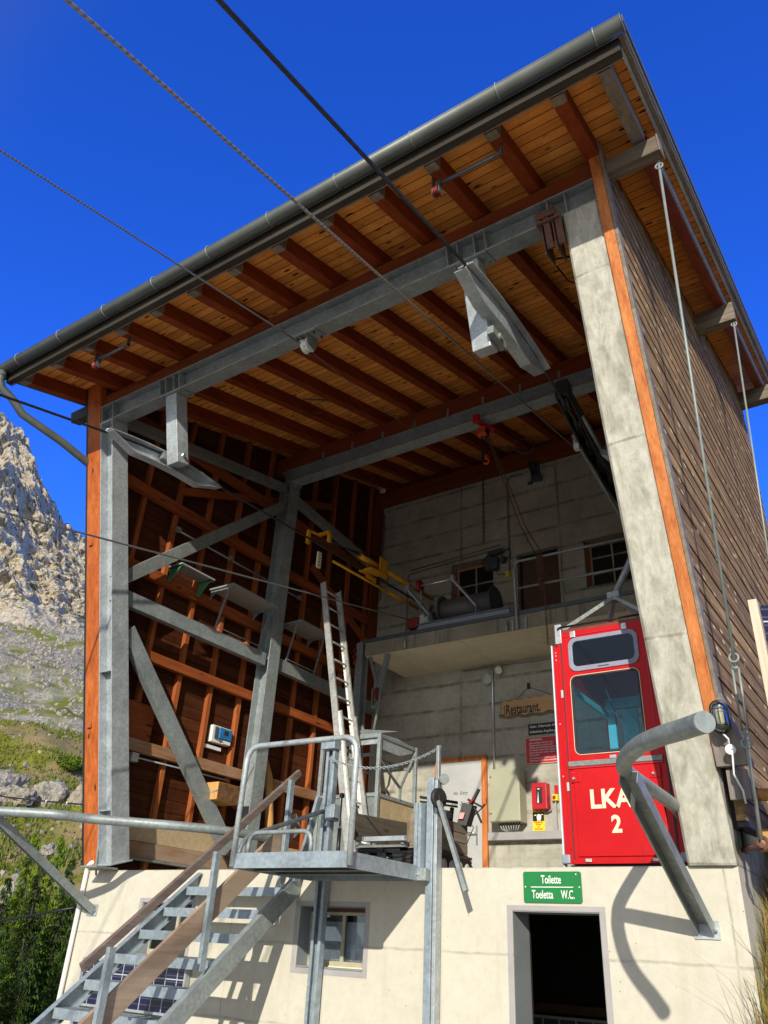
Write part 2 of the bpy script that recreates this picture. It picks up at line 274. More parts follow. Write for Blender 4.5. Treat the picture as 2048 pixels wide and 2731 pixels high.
# ---------------------------------------------------------------- geometry helpers
WL = {}
class MB:
    def __init__(s): s.v = []; s.f = []; s.sm = []; s.uv = {}
    def add(s, vs, fs, sm=False):
        b = len(s.v); s.v += [V(p) for p in vs]
        for f in fs: s.f.append(tuple(b+i for i in f)); s.sm.append(sm)
        return b
    def hexa(s, p):    # 0-3 bottom ccw, 4-7 top
        s.add(p, [(3, 2, 1, 0), (4, 5, 6, 7), (0, 1, 5, 4), (1, 2, 6, 5), (2, 3, 7, 6), (3, 0, 4, 7)]); return s
    def box(s, x0, x1, y0, y1, z0, z1):
        return s.hexa([(x0, y0, z0), (x1, y0, z0), (x1, y1, z0), (x0, y1, z0), (x0, y0, z1), (x1, y0, z1), (x1, y1, z1), (x0, y1, z1)])
    def prism(s, poly, off):
        poly = [V(p) for p in poly]; off = V(off); n = len(poly)
        s.add(poly+[p+off for p in poly], [tuple(range(n-1, -1, -1)), tuple(range(n, 2*n))]+[(i, (i+1) % n, n+(i+1) % n, n+i) for i in range(n)]); return s
    def beam(s, p, q, w, h, up=(0, 0, 1)):    # box from p to q, width w (sideways), height h (towards up)
        p, q = V(p), V(q); d = (q-p).normalized(); sd = d.cross(V(up)).normalized()*w/2; u = sd.cross(d).normalized()*h/2
        return s.hexa([p-sd-u, p+sd-u, q+sd-u, q-sd-u, p-sd+u, p+sd+u, q+sd+u, q-sd+u])
    def prof(s, p, q, pts, up=(0, 0, 1)):     # extrude 2D profile (side, up) from p to q
        p, q = V(p), V(q); d = (q-p).normalized(); sd = d.cross(V(up)).normalized(); u = sd.cross(d).normalized()
        return s.prism([p+sd*a+u*b for a, b in pts], q-p)
    def ibeam(s, p, q, w, h, up=(0, 0, 1), tf=.014, tw=.010):
        a, b = w/2, h/2
        for pts in ([(-a, -b), (a, -b), (a, -b+tf), (-a, -b+tf)], [(-a, b-tf), (a, b-tf), (a, b), (-a, b)], [(-tw/2, -b+tf), (tw/2, -b+tf), (tw/2, b-tf), (-tw/2, b-tf)]): s.prof(p, q, pts, up)
        return s
    def chan(s, p, q, w, h, t=.006, up=(0, 0, 1), side=1):   # C channel
        a, b = w/2, h/2
        pts = [(-a*side, -b), (a*side, -b), (a*side, -b+t), ((-a+t)*side, -b+t), ((-a+t)*side, b-t), (a*side, b-t), (a*side, b), (-a*side, b)]
        if side < 0: pts = pts[::-1]
        return s.prof(p, q, pts, up)
    def tube(s, pts, r, n=10, cap=True, uvs=False, rs=None):
        pts = [V(p) for p in pts]; m = len(pts); rings = []; up = V((0, 0, 1)); L = 0; base = len(s.v)
        t0 = (pts[1]-pts[0]).normalized(); ref = t0.cross(up)
        if ref.length < .05: ref = t0.cross(V((0, 1, 0)))
        ref.normalize(); lens = []
        for i, p in enumerate(pts):
            if i == 0: t = t0
            elif i == m-1: t = (pts[-1]-pts[-2]).normalized()
            else: t = ((pts[i+1]-p).normalized()+(p-pts[i-1]).normalized()).normalized()
            if i: L += (p-pts[i-1]).length
            lens.append(L)
            ref = (ref-t*ref.dot(t)).normalized(); b = t.cross(ref)
            rr = rs[i] if rs else r
            for k in range(n):
                a = 2*PI*k/n; s.v.append(p+(ref*math.cos(a)+b*math.sin(a))*rr)
        for i in range(m-1):
            for k in range(n):
                k2 = (k+1) % n; s.f.append((base+i*n+k, base+i*n+k2, base+(i+1)*n+k2, base+(i+1)*n+k)); s.sm.append(True)
                if uvs: s.uv[len(s.f)-1] = [(lens[i], k/n), (lens[i], (k+1)/n), (lens[i+1], (k+1)/n), (lens[i+1], k/n)]
        if cap:
            s.f.append(tuple(base+k for k in range(n-1, -1, -1))); s.sm.append(False)
            s.f.append(tuple(base+(m-1)*n+k for k in range(n))); s.sm.append(False)
        return s
    def cyl(s, p, q, r, n=16): return s.tube([p, q], r, n)
    def lathe(s, p, ax, prof, n=20):   # prof: (distance along ax, radius)
        p = V(p); ax = V(ax).normalized(); pts = [p+ax*a for a, _ in prof]
        base = len(s.v); ref = ax.cross(V((0, 0, 1)))
        if ref.length < .05: ref = ax.cross(V((0, 1, 0)))
        ref.normalize(); b = ax.cross(ref)
        for c, (_, r) in zip(pts, prof):
            for k in range(n): a = 2*PI*k/n; s.v.append(c+(ref*math.cos(a)+b*math.sin(a))*max(r, .0005))
        m = len(prof)
        for i in range(m-1):
            for k in range(n): k2 = (k+1) % n; s.f.append((base+i*n+k, base+i*n+k2, base+(i+1)*n+k2, base+(i+1)*n+k)); s.sm.append(True)
        s.f.append(tuple(base+k for k in range(n-1, -1, -1))); s.sm.append(False)
        s.f.append(tuple(base+(m-1)*n+k for k in range(n))); s.sm.append(False)
        return s
    def torus(s, c, ax, R, r, n=24, k=8, a0=0, a1=2*PI):
        c = V(c); ax = V(ax).normalized(); ref = ax.cross(V((0, 0, 1)))
        if ref.length < .05: ref = ax.cross(V((0, 1, 0)))
        ref.normalize(); b = ax.cross(ref)
        s.tube([c+(ref*math.cos(a0+(a1-a0)*i/n)+b*math.sin(a0+(a1-a0)*i/n))*R for i in range(n+1)], r, k, cap=(a1-a0) < 6.2); return s
    def build(s, name, mat, parent=None, bevel=0, origin=None, **tags):
        me = bpy.data.meshes.new(name)
        root = WL[parent.name] if parent else V(origin or (0, 0, 0))
        me.from_pydata([tuple(p-root) for p in s.v], [], s.f)
        me.polygons.foreach_set('use_smooth', s.sm)
        if s.uv:
            uvl = me.uv_layers.new(name='UVMap')
            for fi, us in s.uv.items():
                for li, u in zip(me.polygons[fi].loop_indices, us): uvl.data[li].uv = u
        mat = mat if isinstance(mat, bpy.types.Material) else MAT[mat]
        me.materials.append(mat)
        bm = bmesh.new(); bm.from_mesh(me); bmesh.ops.recalc_face_normals(bm, faces=bm.faces); bm.to_mesh(me); bm.free()
        o = bpy.data.objects.new(name, me); COL.objects.link(o)
        if parent: o.parent = parent
        else: o.location = root
        WL[o.name] = root
        if bevel:
            md = o.modifiers.new('bevel', 'BEVEL'); md.width = bevel; md.segments = 2; md.limit_method = 'ANGLE'; md.angle_limit = math.radians(40)
        for k, v_ in tags.items(): o[k] = v_
        return o
def thing(name, label, cat, loc, group=None):
    o = bpy.data.objects.new(name, None); COL.objects.link(o); o.location = loc; o.empty_display_size = .2
    o['label'] = label; o['category'] = cat
    if group: o['group'] = group
    WL[o.name] = V(loc); return o
def kids(o): return [c for c in bpy.data.objects if c.parent == o]
def dup(o, off=(0, 0, 0), parent=None, label=None, first=True):
    """copy an object and everything parented to it"""
    c = o.copy(); COL.objects.link(c)
    if first: c.location = o.location+V(off)
    if parent is not None: c.parent = parent
    WL[c.name] = WL[o.name]+(V(off) if parent is None else V((0, 0, 0)))
    if label: c['label'] = label
    for k in kids(o): dup(k, parent=c, first=False)
    return c
def text(body, size, loc, mat, parent, name='lettering', rot=(PI/2, 0, 0), sx=1., bold=0., align='LEFT', ext=.001, skew=0., tilt=0.):
    cu = bpy.data.curves.new('t', 'FONT'); cu.body = body; cu.size = size; cu.align_x = align; cu.extrude = ext; cu.offset = bold; cu.shear = skew; cu.resolution_u = 3
    o = bpy.data.objects.new('t', cu); COL.objects.link(o); bpy.context.view_layer.update()
    me = bpy.data.meshes.new_from_object(o.evaluated_get(bpy.context.evaluated_depsgraph_get()))
    bpy.data.objects.remove(o); bpy.data.curves.remove(cu)
    mw = Matrix.Translation(V(loc)) @ Matrix.Rotation(tilt, 4, 'Y') @ Matrix.Rotation(rot[2], 4, 'Z') @ Matrix.Rotation(rot[0], 4, 'X') @ Matrix.Diagonal((sx, 1, 1, 1))
    me.transform(Matrix.Translation(-WL[parent.name]) @ mw); me.materials.clear(); me.materials.append(MAT[mat])
    me.name = name; t = bpy.data.objects.new(name, me); COL.objects.link(t); t.parent = parent; WL[t.name] = WL[parent.name]; return t
def rrect(x0, x1, z0, z1, y, r, n=6):
    pts = []
    for cx, cz, a in ((x1-r, z0+r, -90), (x1-r, z1-r, 0), (x0+r, z1-r, 90), (x0+r, z0+r, 180)):
        for i in range(n+1): t = math.radians(a+90*i/n); pts.append((cx+r*math.cos(t), y, cz+r*math.sin(t)))
    return pts
def ring(mb, outer, inner, off):
    """frame between two outlines of equal length, thickness off"""
    n = len(outer); off = V(off); o = [V(p) for p in outer]; i_ = [V(p) for p in inner]
    mb.add(o+i_+[p+off for p in o]+[p+off for p in i_],
           [(k, (k+1) % n, n+(k+1) % n, n+k) for k in range(n)]+[(2*n+k, 3*n+k, 3*n+(k+1) % n, 2*n+(k+1) % n) for k in range(n)] +
           [(k, 2*n+k, 2*n+(k+1) % n, (k+1) % n) for k in range(n)]+[(n+k, n+(k+1) % n, 3*n+(k+1) % n, 3*n+k) for k in range(n)])
def wall_xz(mb, x0, x1, z0, z1, y0, y1, holes):
    """wall slab in the XZ plane with rectangular holes; top may be z1"""
    xs = sorted({x0, x1, *[h[0] for h in holes], *[h[1] for h in holes]}); zs = sorted({z0, z1, *[h[2] for h in holes], *[h[3] for h in holes]})
    def hole(i, j):
        if i < 0 or j < 0 or i >= len(xs)-1 or j >= len(zs)-1: return True
        cx, cz = (xs[i]+xs[i+1])/2, (zs[j]+zs[j+1])/2
        return any(h[0] < cx < h[1] and h[2] < cz < h[3] for h in holes)
    for i in range(len(xs)-1):
        for j in range(len(zs)-1):
            if hole(i, j): continue
            a, b, c, d = xs[i], xs[i+1], zs[j], zs[j+1]
            mb.add([(a, y0, c), (b, y0, c), (b, y0, d), (a, y0, d)], [(0, 1, 2, 3)]); mb.add([(a, y1, c), (b, y1, c), (b, y1, d), (a, y1, d)], [(3, 2, 1, 0)])
            if hole(i-1, j): mb.add([(a, y0, c), (a, y0, d), (a, y1, d), (a, y1, c)], [(0, 1, 2, 3)])
            if hole(i+1, j): mb.add([(b, y0, c), (b, y1, c), (b, y1, d), (b, y0, d)], [(0, 1, 2, 3)])
            if hole(i, j-1): mb.add([(a, y0, c), (a, y1, c), (b, y1, c), (b, y0, c)], [(0, 1, 2, 3)])
            if hole(i, j+1): mb.add([(a, y0, d), (b, y0, d), (b, y1, d), (a, y1, d)], [(0, 1, 2, 3)])
# building frame numbers
YP, LA, RS = -.042, .2743, .293      # front plane y = YP - LA*z ; roof slope
RZ0 = 6.494                          # roof top height at y = 0
def roof(y, off=0.): return RZ0+RS*y+off
cn = math.hypot(1, LA); NN = V((0, -LA/cn, 1/cn)); RR = V((0, 1/cn, LA/cn))
def T(x, v_, w_): return V((x, YP, 0))+RR*v_+NN*w_       # frame of the leaning front: v into the building, w up along the lean
W0, W1 = 5.286*cn, 5.52*cn
# ================================================================ THE STATION BUILDING
B = thing('cable_car_station', 'open fronted cable car station of concrete and dark timber on a cream base', 'cable car station', (3.5, 2.6, 0))
# --- cream base with window and door openings
WIN = [(.985, 1.73, -.80, -.31), (3.14, 3.875, -.80, -.31)]
b = MB(); wall_xz(b, 0, 7, -2.9, 0, 0, .3, WIN+[(5.275, 5.985, -2.6, -.31)])
b.add([(0, 0, 0), (7, 0, 0), (7, .3, 0), (0, .3, 0)], [(0, 1, 2, 3)])
base = b.build('base_wall', 'cream', B)
b = MB(); b.box(0, .3, .3, 5.5, -2.9, -.003); b.box(.3, 6.7, 5.2, 5.5, -2.9, -.2); b.build('base_side_wall', 'cream', B)
MB().box(6.7, 6.997, .3, 5.5, -2.9, 0).build('base_concrete_wall', 'concp', B)
MB().box(.3, 6.7, .3, 5.25, -.2, -.002).build('deck_slab', 'deck', B)
for x0, x1, z0, z1 in ((.94, 1.775, -.845, -.27), (3.087, 3.92, -.845, -.27)):
    b = MB(); ring(b, [(x0, -.003, z0), (x1, -.003, z0), (x1, -.003, z1), (x0, -.003, z1)], [(x0+.045, -.003, z0+.045), (x1-.045, -.003, z0+.045), (x1-.045, -.003, z1-.04), (x0+.045, -.003, z1-.04)], (0, .004, 0))
    wn = b.build('window', 'framg', B)
    a, c, d, e = x0+.057, x1-.048, z0+.048, z1-.043
    b = MB(); b.box(a, a+.003, .002, .16, d, e); b.box(c-.003, c, .002, .16, d, e); b.box(a, c, .002, .16, e-.003, e); b.box(a, c, .002, .16, d, d+.012); b.build('reveal', 'revg', wn)
    b = MB(); fw = .014; yy = .16; m_ = (a+c)/2+.02
    for q in ((a, c, d+.012, d+.06), (a, c, e-.06, e-.035), (a, a+fw, d+.06, e-.06), (c-fw, c, d+.06, e-.06), (m_-.016, m_+.016, d+.06, e-.06)): b.box(q[0], q[1], yy, yy+.035, q[2], q[3])
    b.build('frame', 'wframe', wn); MB().box(a, c, yy, yy+.03, e-.035, e-.004).build('head', 'wbrown', wn)
    b = MB(); b.box(a+fw, m_-.016, yy+.012, yy+.016, d+.06, e-.06); b.box(m_+.016, c-fw, yy+.012, yy+.016, d+.06, e-.06); b.build('pane', 'wglass', wn)
    b = MB(); n = 46; zt, zb = e-.115, d+.065
    for i in range(n):
        u0, u1 = a+fw+(c-a-2*fw)*i/n, a+fw+(c-a-2*fw)*(i+1)/n; f0 = .006*math.sin(i*1.3); f1 = .006*math.sin((i+1)*1.3)
        b.add([(u0, yy+.06+f0, zb), (u1, yy+.06+f1, zb), (u1, yy+.06+f1, zt), (u0, yy+.06+f0, zt)], [(0, 1, 2, 3)], True)
    cu = NT('sheer_lace'); k = cu.vor(95); s_ = cu.sep(); fr = cu.math('FRACT', cu.math('DIVIDE', s_[0], .105)); st = cu.ramp(cu.math('ABSOLUTE', cu.math('SUBTRACT', fr, .5)), (.02, .9), (.05, .0))
    zf_ = cu.ramp(s_[2], (0, 0.), (1, 0.)); al = cu.math('ADD', cu.math('ADD', cu.math('MULTIPLY', k, .35), .80), cu.math('MULTIPLY', st, .45), clamp=True)
    cu.l(al, cu.b.inputs['Alpha']); cu.out((.92, .92, .95), .9); b.build('curtain', cu.m, wn)
    b = MB(); b.box(a+fw, c-fw, yy+.055, yy+.058, zt-.03, zt+.004); b.box(a+fw, c-fw, yy+.055, yy+.058, zb+.10, zb+.125)
    for i in range(6):
        cx = a+.09+i*.108; b.lathe((cx, yy+.053, zb+.045), (0, 1, 0), [(0, .028), (.003, .028)], 12)
    b.build('curtain_trim', 'lace', wn)
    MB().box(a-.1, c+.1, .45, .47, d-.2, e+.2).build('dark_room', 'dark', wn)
    if x0 > 2: MB().box(a+.08, c, .13, .158, d+.012, d+.022).build('sill', 'cletter', wn)
dr = MB(); ring(dr, [(5.231, -.003, -2.6), (6.028, -.003, -2.6), (6.028, -.003, -.272), (5.231, -.003, -.272)], [(5.272, -.003, -2.59), (5.988, -.003, -2.59), (5.988, -.003, -.307), (5.272, -.003, -.307)], (0, .004, 0))
dr = dr.build('toilet_doorway', 'framg', B)
b = MB(); b.box(5.277, 5.281, .002, .298, -2.6, -.313); b.box(5.979, 5.983, .002, .298, -2.6, -.313); b.box(5.281, 5.979, .002, .298, -.317, -.313); b.build('reveal', 'revg', dr)
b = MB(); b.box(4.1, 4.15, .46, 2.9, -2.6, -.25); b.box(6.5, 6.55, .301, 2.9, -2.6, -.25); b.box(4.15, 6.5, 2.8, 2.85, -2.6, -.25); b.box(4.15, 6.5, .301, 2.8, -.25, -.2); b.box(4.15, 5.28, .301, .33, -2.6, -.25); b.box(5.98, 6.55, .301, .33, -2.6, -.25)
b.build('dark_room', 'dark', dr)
b = MB(); b.box(4.15, 6.5, 2.6, 2.7, -1.10, -1.02); b.build('shelf_board', 'wbrown', dr)
b = MB(); b.box(4.2, 5.28, 2.55, 2.56, -1.36, -1.125); b.build('picture_strip', 'lgrey', dr)
b = MB()
for i in range(6): b.box(4.22+i*.177, 4.37+i*.177, 2.53, 2.549, -1.34, -1.15)
b.build('picture', 'dgrey', dr)
# white pipe down the left corner and its bent strap
b = MB(); b.tube([(-.03, -.02, -2.8), (-.03, -.02, -.02), (-.02, -.03, .03), (.06, -.05, .07), (.12, -.02, .1)], .028, 10); b.build('corner_pipe', 'wht', B)
# --- right side wall whose leaning front edge is the pillar
top = T(0, .27, W0+.23); p0 = T(0, .27, W0); p1 = T(0, 0, W0)
pr = [(YP, 0.), (5.5, 0.), (5.5, roof(5.5, -.42)), (top.y, roof(top.y, -.40)), (p0.y, p0.z), (p1.y, p1.z)]
b = MB(); ch = .022
def pillar_sec():
    # long chamfered pillar: sections along the lean
    pass
sect = lambda z: (YP-LA*z)
vs = []; zsn = [0+5.286*i/30 for i in range(31)]
for i, z in enumerate(zsn):
    jit = lambda k: (noise.noise(V((k*3.1, z*2.3, 1.7)))*.006)
    y = sect(z)
    vs += [(6.67, y+.27, z), (6.67+jit(1)*.5, y+ch+jit(2), z), (6.67+ch, y+jit(3)*.5, z), (7.0-ch, y+jit(4)*.5, z), (7.0, y+ch, z), (7.0, y+.27, z)]
fs = []
for i in range(30):
    for k in range(5): fs.append((i*6+k, i*6+k+1, (i+1)*6+k+1, (i+1)*6+k))
    fs.append((i*6+5, i*6, (i+1)*6, (i+1)*6+5))
fs += [(0, 5, 4, 3, 2, 1), (180, 181, 182, 183, 184, 185)]
b.add(vs, fs); pil = b.build('pillar', 'concp', B)
pr2 = [(YP+.25, 0.), (5.25, 0.), (5.25, roof(5.25, -.42)), (top.y, roof(top.y, -.42)), (p0.y, p0.z)]
MB().prism([(6.672, y, z) for y, z in pr2], (.326, 0, 0)).build('side_wall', 'concp', B)
# --- back wall
bw = MB(); HB = [(1.74, 2.6, 4.5, 5.72), (3.07, 3.84, 3.9, 5.64), (4.3, 5.15, 4.75, 5.62)]
wall_xz(bw, -.1, 7.0, -.2, 7.70, 5.25, 5.5, HB); bw = bw.build('back_wall', 'conc', B)
for x0, x1, z0, z1 in (HB[0], HB[2]):
    b = MB(); y = 5.42; n = 2
    for q in ((x0, x1, z1-.05, z1), (x0, x1, z0, z0+.05), (x0, x0+.05, z0+.05, z1-.05), (x1-.05, x1, z0+.05, z1-.05)): b.box(q[0], q[1], y, y+.05, q[2], q[3])
    wu = b.build('upper_window', 'stud', B); b = MB(); xm, zm = (x0+x1)/2, (z0+z1)/2
    b.box(xm-.012, xm+.012, y-.005, y+.03, z0+.05, z1-.05)
    for k in (1, 2): zz = z0+(z1-z0)*k/3; b.box(x0+.05, x1-.05, y-.003, y+.028, zz-.01, zz+.01)
    for q in ((x0+.05, x0+.07, z0+.07, z1-.07), (x1-.07, x1-.05, z0+.07, z1-.07), (x0+.05, x1-.05, z1-.07, z1-.05), (x0+.05, x1-.05, z0+.05, z0+.07)): b.box(q[0], q[1], y-.004, y+.029, q[2], q[3])
    b.build('glazing_bars', 'wframe', wu); MB().box(x0+.05, x1-.05, y+.035, y+.04, z0+.05, z1-.05).build('pane', 'blackm', wu)
dd = MB().box(3.07, 3.84, 5.40, 5.44, 3.9, 5.64).build('upper_door', 'redbr', B)
b = MB(); b.box(3.07, 3.10, 5.36, 5.40, 3.9, 5.64); b.box(3.81, 3.84, 5.36, 5.40, 3.9, 5.64); b.box(3.10, 3.81, 5.36, 5.40, 5.61, 5.64); b.build('frame', 'dark', dd)
b = MB(); b.tube([(3.2, 5.40, 4.45), (3.2, 5.35, 4.45), (3.3, 5.35, 4.45)], .01, 8); b.box(3.18, 3.22, 5.385, 5.40, 4.3, 4.55); b.build('handle', 'blackm', dd)
# --- cantilevered gallery slab
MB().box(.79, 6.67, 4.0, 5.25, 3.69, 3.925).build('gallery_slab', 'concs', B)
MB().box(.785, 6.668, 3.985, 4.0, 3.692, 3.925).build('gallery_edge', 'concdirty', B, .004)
b = MB(); b.box(.76, 6.66, 3.965, 4.10, 3.926, 3.936); b.box(.76, 6.66, 3.965, 3.975, 3.936, 3.985); b.build('gallery_edge_angle', 'dgrey', B)
# --- left timber wall
zt = (RZ0-.14-RS*.042)/(1+RS*LA); yt = YP-LA*zt
lw = MB().prism([(-.06, YP+.02, .03), (-.06, 5.25, .03), (-.06, 5.25, roof(5.25, -.14)), (-.06, yt+.02, zt)], (.04, 0, 0)).build('left_wall', 'lboard', B)
b = MB(); b.prism([(-.12, YP+.005, .03), (-.12, YP+.12, .03), (-.12, yt+.12, zt), (-.12, yt+.005, zt)], (.04, 0, 0)); b.build('outer_corner_board', 'black', lw)
b = MB(); b.prism([(-.02-.06, YP, .035), (-.02-.06, YP+.10, .035), (-.08, yt+.10, zt), (-.08, yt, zt)], (.255, 0, 0)); b.build('trim', 'trimr', lw, .006)
k = 0
for i in range(-3, 9):
    y = .155+.598*i
    if y > 5.1: continue
    z0 = .03 if y > YP else (YP-y)/LA+.05; z1 = roof(y, -.15)
    b = MB().box(-.019, .05, y-.035, y+.035, z0, z1).build('stud', 'stud', lw, .004)
def ywall(z): return YP-LA*z+.12
for z0, z1, m_, y1 in ((4.72, 4.87, 'girt', 4.9), (3.59, 3.74, 'girt', 4.9), (2.51, 2.645, 'girt', 4.9), (1.37, 1.515, 'girtw', 4.9), (5.72, 5.86, 'girt', 5.1)):
    b = MB(); b.prism([(.052, ywall(z0), z0), (.052, y1, z0), (.052, y1, z1), (.052, ywall(z1), z1)], (.085, 0, 0)); b.build('girt', m_, lw, .004)
b = MB(); b.beam((.09, 0.1, 5.1), (.09, 3.6, 6.6), .12, .05, (1, 0, 0)); b.beam((.09, 3.2, 5.2), (.09, 5.1, 4.3), .12, .05, (1, 0, 0)); b.build('diagonal_timber', 'girt', lw)
b = MB(); b.box(.052, .12, 5.0, 5.24, .03, 7.5); b.build('corner_post', 'purl', lw)
MB().box(.052, .085, .1, 3.6, .375, .63).build('skirting_board', 'ply', lw, .003); MB().box(.052, .105, .1, 3.6, .195, .37).build('skirting_plank', 'girtw', lw, .004)
MB().box(.052, .14, .1, 3.6, .165, .19).build('skirting_rail', 'galvd', lw)
b = MB(); b.box(.052, .075, -.1, .42, 1.53, 1.98); b.build('patch_board', 'girt', lw)
# --- right timber siding and trim
wsd = MB(); z = .29; pitch = .165; i = 0
while z < 7.6:
    z1 = z+pitch-.011; ya = max(YP-LA*z+.1, (z1-(RZ0-.16))/RS if z1 > RZ0-.16+RS*(-1.6) else -9)
    j = noise.noise(V((i*1.7, 3, 1)))*.010
    if ya < 5.5: wsd.hexa([(7.045, ya, z), (7.112+j, ya, z), (7.112+j, 5.56, z), (7.045, 5.56, z), (7.045, ya, z1), (7.106+j, ya, z1), (7.106+j, 5.56, z1), (7.045, 5.56, z1)])
    z += pitch; i += 1
wsd = wsd.build('wood_siding', 'sidg', B)
MB().prism([(7.001, YP+.13, .25), (7.001, 5.5, .25), (7.001, 5.5, roof(5.5, -.15)), (7.001, yt+.13, zt)], (.04, 0, 0)).build('siding_backing', 'black', wsd)
b = MB(); b.prism([(7.002, YP-LA*.66-.005, .66), (7.002, YP-LA*.66+.1, .66), (7.002, yt+.1, zt-.03), (7.002, yt-.005, zt-.03)], (.092, 0, 0)); b.build('trim', 'trim', wsd, .006)
b = MB(); b.prism([(7.096, YP-LA*.64, .64), (7.096, YP-LA*.64+.11, .64), (7.096, yt+.11, zt-.03), (7.096, yt, zt-.03)], (.03, 0, 0)); b.build('edge_strip', 'greyw', wsd, .003)
MB().box(7.045, 7.12, .0, 5.55, .25, .285).build('base_strip', 'blackm', wsd)
# --- roof
def rslab(mb, x0, x1, ya, yb, oa, ob): return mb.prism([(x0, ya, roof(ya, oa)), (x0, yb, roof(yb, oa)), (x0, yb, roof(yb, ob)), (x0, ya, roof(ya, ob))], (x1-x0, 0, 0))
rf = rslab(MB(), -.38, 7.60, -2.56, 5.95, -.14, -.115).build('roof', 'roofb', B)
rslab(MB(), -.30, 7.56, -2.60, 5.9, -.114, -.05).build('roof_core', 'black', rf)
b = MB(); rslab(b, -.41, 7.66, -2.63, 6.0, -.03, 0); rslab(b, 7.655, 7.67, -2.66, 6.0, -.07, .012); b.build('metal_sheet', 'zinc', rf)
b = MB()
for i in range(19): x = -.2+i*.43; rslab(b, x-.008, x+.008, -2.64, 6.0, .001, .022)
b.build('standing_seam', 'zinc', rf)
b = MB(); rslab(b, 7.602, 7.64, -2.60, 5.97, -.16, -.034); b.build('barge_board', 'greyw', rf); rslab(MB(), -.415, -.385, -2.66, 5.97, -.24, -.034).build('barge_board', 'black', rf)
b = MB(); rslab(b, 7.641, 7.656, -2.6, 5.97, -.11, -.08); rslab(b, 7.575, 7.60, -2.54, 5.97, -.175, -.141); rslab(b, 7.493, 7.512, -1.35, 5.9, -.30, -.141); b.build('verge_strip', 'galvl', rf)
b = MB(); b.box(-.38, 7.6, -2.58, -2.51, 5.44, roof(-2.54, -.05)); b.build('fascia', 'fascia', rf, .004); MB().box(-.38, 7.6, -2.505, -2.497, 5.436, 5.446).build('drip_strip', 'greyw', rf)
proto = None
xs = [1.0+.598*i for i in range(11)]
for x in [.40, -.25]+xs+[7.38]:
    if proto is None:
        proto = rslab(MB(), x, x+.12, -2.38, 5.5, -.33, -.141).build('rafter', 'raft', rf, .006)
        pe = rslab(MB(), x+.0015, x+.1185, -2.48, -2.375, -.328, -.142).build('rafter_end', 'greyw', rf, .006); continue
    if x == 7.38:
        rslab(MB(), x, x+.11, -2.48, -1.52, -.33, -.141).build('rafter', 'greyw', rf, .008); rslab(MB(), x, x+.11, -1.40, 5.9, -.33, -.141).build('rafter', 'raft', rf, .006); continue
    for p_ in (proto, pe): c = p_.copy(); c.location.x += x-.40; COL.objects.link(c); c.parent = rf; WL[c.name] = WL[rf.name]
cc = T(0, .11, W1+.078); b = MB(); b.beam((-.1, cc.y, cc.z), (7.1, cc.y, cc.z), .14, .152, NN); b.build('purlin', 'purl', rf, .006)
for xa, xb, m_ in ((7.1, 7.585, 'greyx'), (-.5, -.1, 'black')):
    b = MB(); b.beam((xa, cc.y, cc.z-.01), (xb, cc.y, cc.z-.01), .15, .15, NN); b.build('purlin_end', m_, rf, .008)
b = MB(); b.beam((7.585, cc.y, cc.z-.01), (7.60, cc.y, cc.z-.01), .165, .17, NN); b.build('purlin_cap', 'greyw', rf, .004)
MB().box(0, 7.1, 2.06, 2.2, 6.492, roof(2.13, -.335)).build('purlin', 'purl', rf, .006); MB().box(7.1, 7.59, 2.06, 2.2, 6.5, roof(2.13, -.335)).build('purlin_end', 'greyx', rf, .008)
MB().box(0, 7.1, 5.08, 5.245, 7.38, roof(5.16, -.335)).build('purlin', 'purl', rf, .006); MB().box(7.1, 7.59, 5.33, 5.5, 7.48, roof(5.41, -.335)).build('purlin_end', 'greyx', rf, .008)
# brackets joining rafters and purlins
for x in xs: MB().box(x+.05, x+.09, 2.045, 2.0595, 6.45, 6.62).build('rafter_bracket', 'galvd', rf)
# gutter and downpipe
def arcprof(r, t, a0, a1, n=14):
    o = [(r*math.cos(a0+(a1-a0)*i/n), r*math.sin(a0+(a1-a0)*i/n)) for i in range(n+1)]
    return o+[(p[0]*(r-t)/r, p[1]*(r-t)/r) for p in reversed(o)]
gu = MB(); GY, GZ = -2.665, 5.61
n0 = len(gu.f); gu.prof((-.40, GY, GZ), (7.66, GY, GZ), arcprof(.072, .004, -PI, 0, 20)); gu.sm = [True]*len(gu.f)
gu.lathe((7.655, GY, GZ), (1, 0, 0), [(0, .073), (.01, .073)], 24); gu.tube([(-.4, GY-.07, GZ), (7.66, GY-.07, GZ)], .007, 8)
gu = gu.build('gutter', 'zinc', B)
br = None
for i in range(10):
    x = -.02+.83*i
    if br is None:
        b = MB(); b.torus((x, GY, GZ), (1, 0, 0), .075, .0045, 16, 6, 0, 2*PI); b.box(x-.015, x+.015, GY-.02, GY+.12, GZ+.05, GZ+.06); br = b.build('gutter_bracket', 'galv', gu); x00 = x; continue
    c = br.copy(); c.location.x += x-x00; COL.objects.link(c); c.parent = gu; WL[c.name] = WL[gu.name]
b = MB(); b.tube([(-.36, GY, GZ-.06), (-.36, GY, GZ-.2), (-.355, GY+.05, GZ-.29), (-.33, GY+.2, GZ-.36), (-.28, -2.3, 5.09), (-.17, -1.75, 4.96), (-.1, -1.34, 4.83), (-.1, -1.1, 4.75)], .052, 14)
b.torus((-.36, GY, GZ-.13), (0, 0, 1), .055, .008); b.build('downpipe', 'zinc', B)
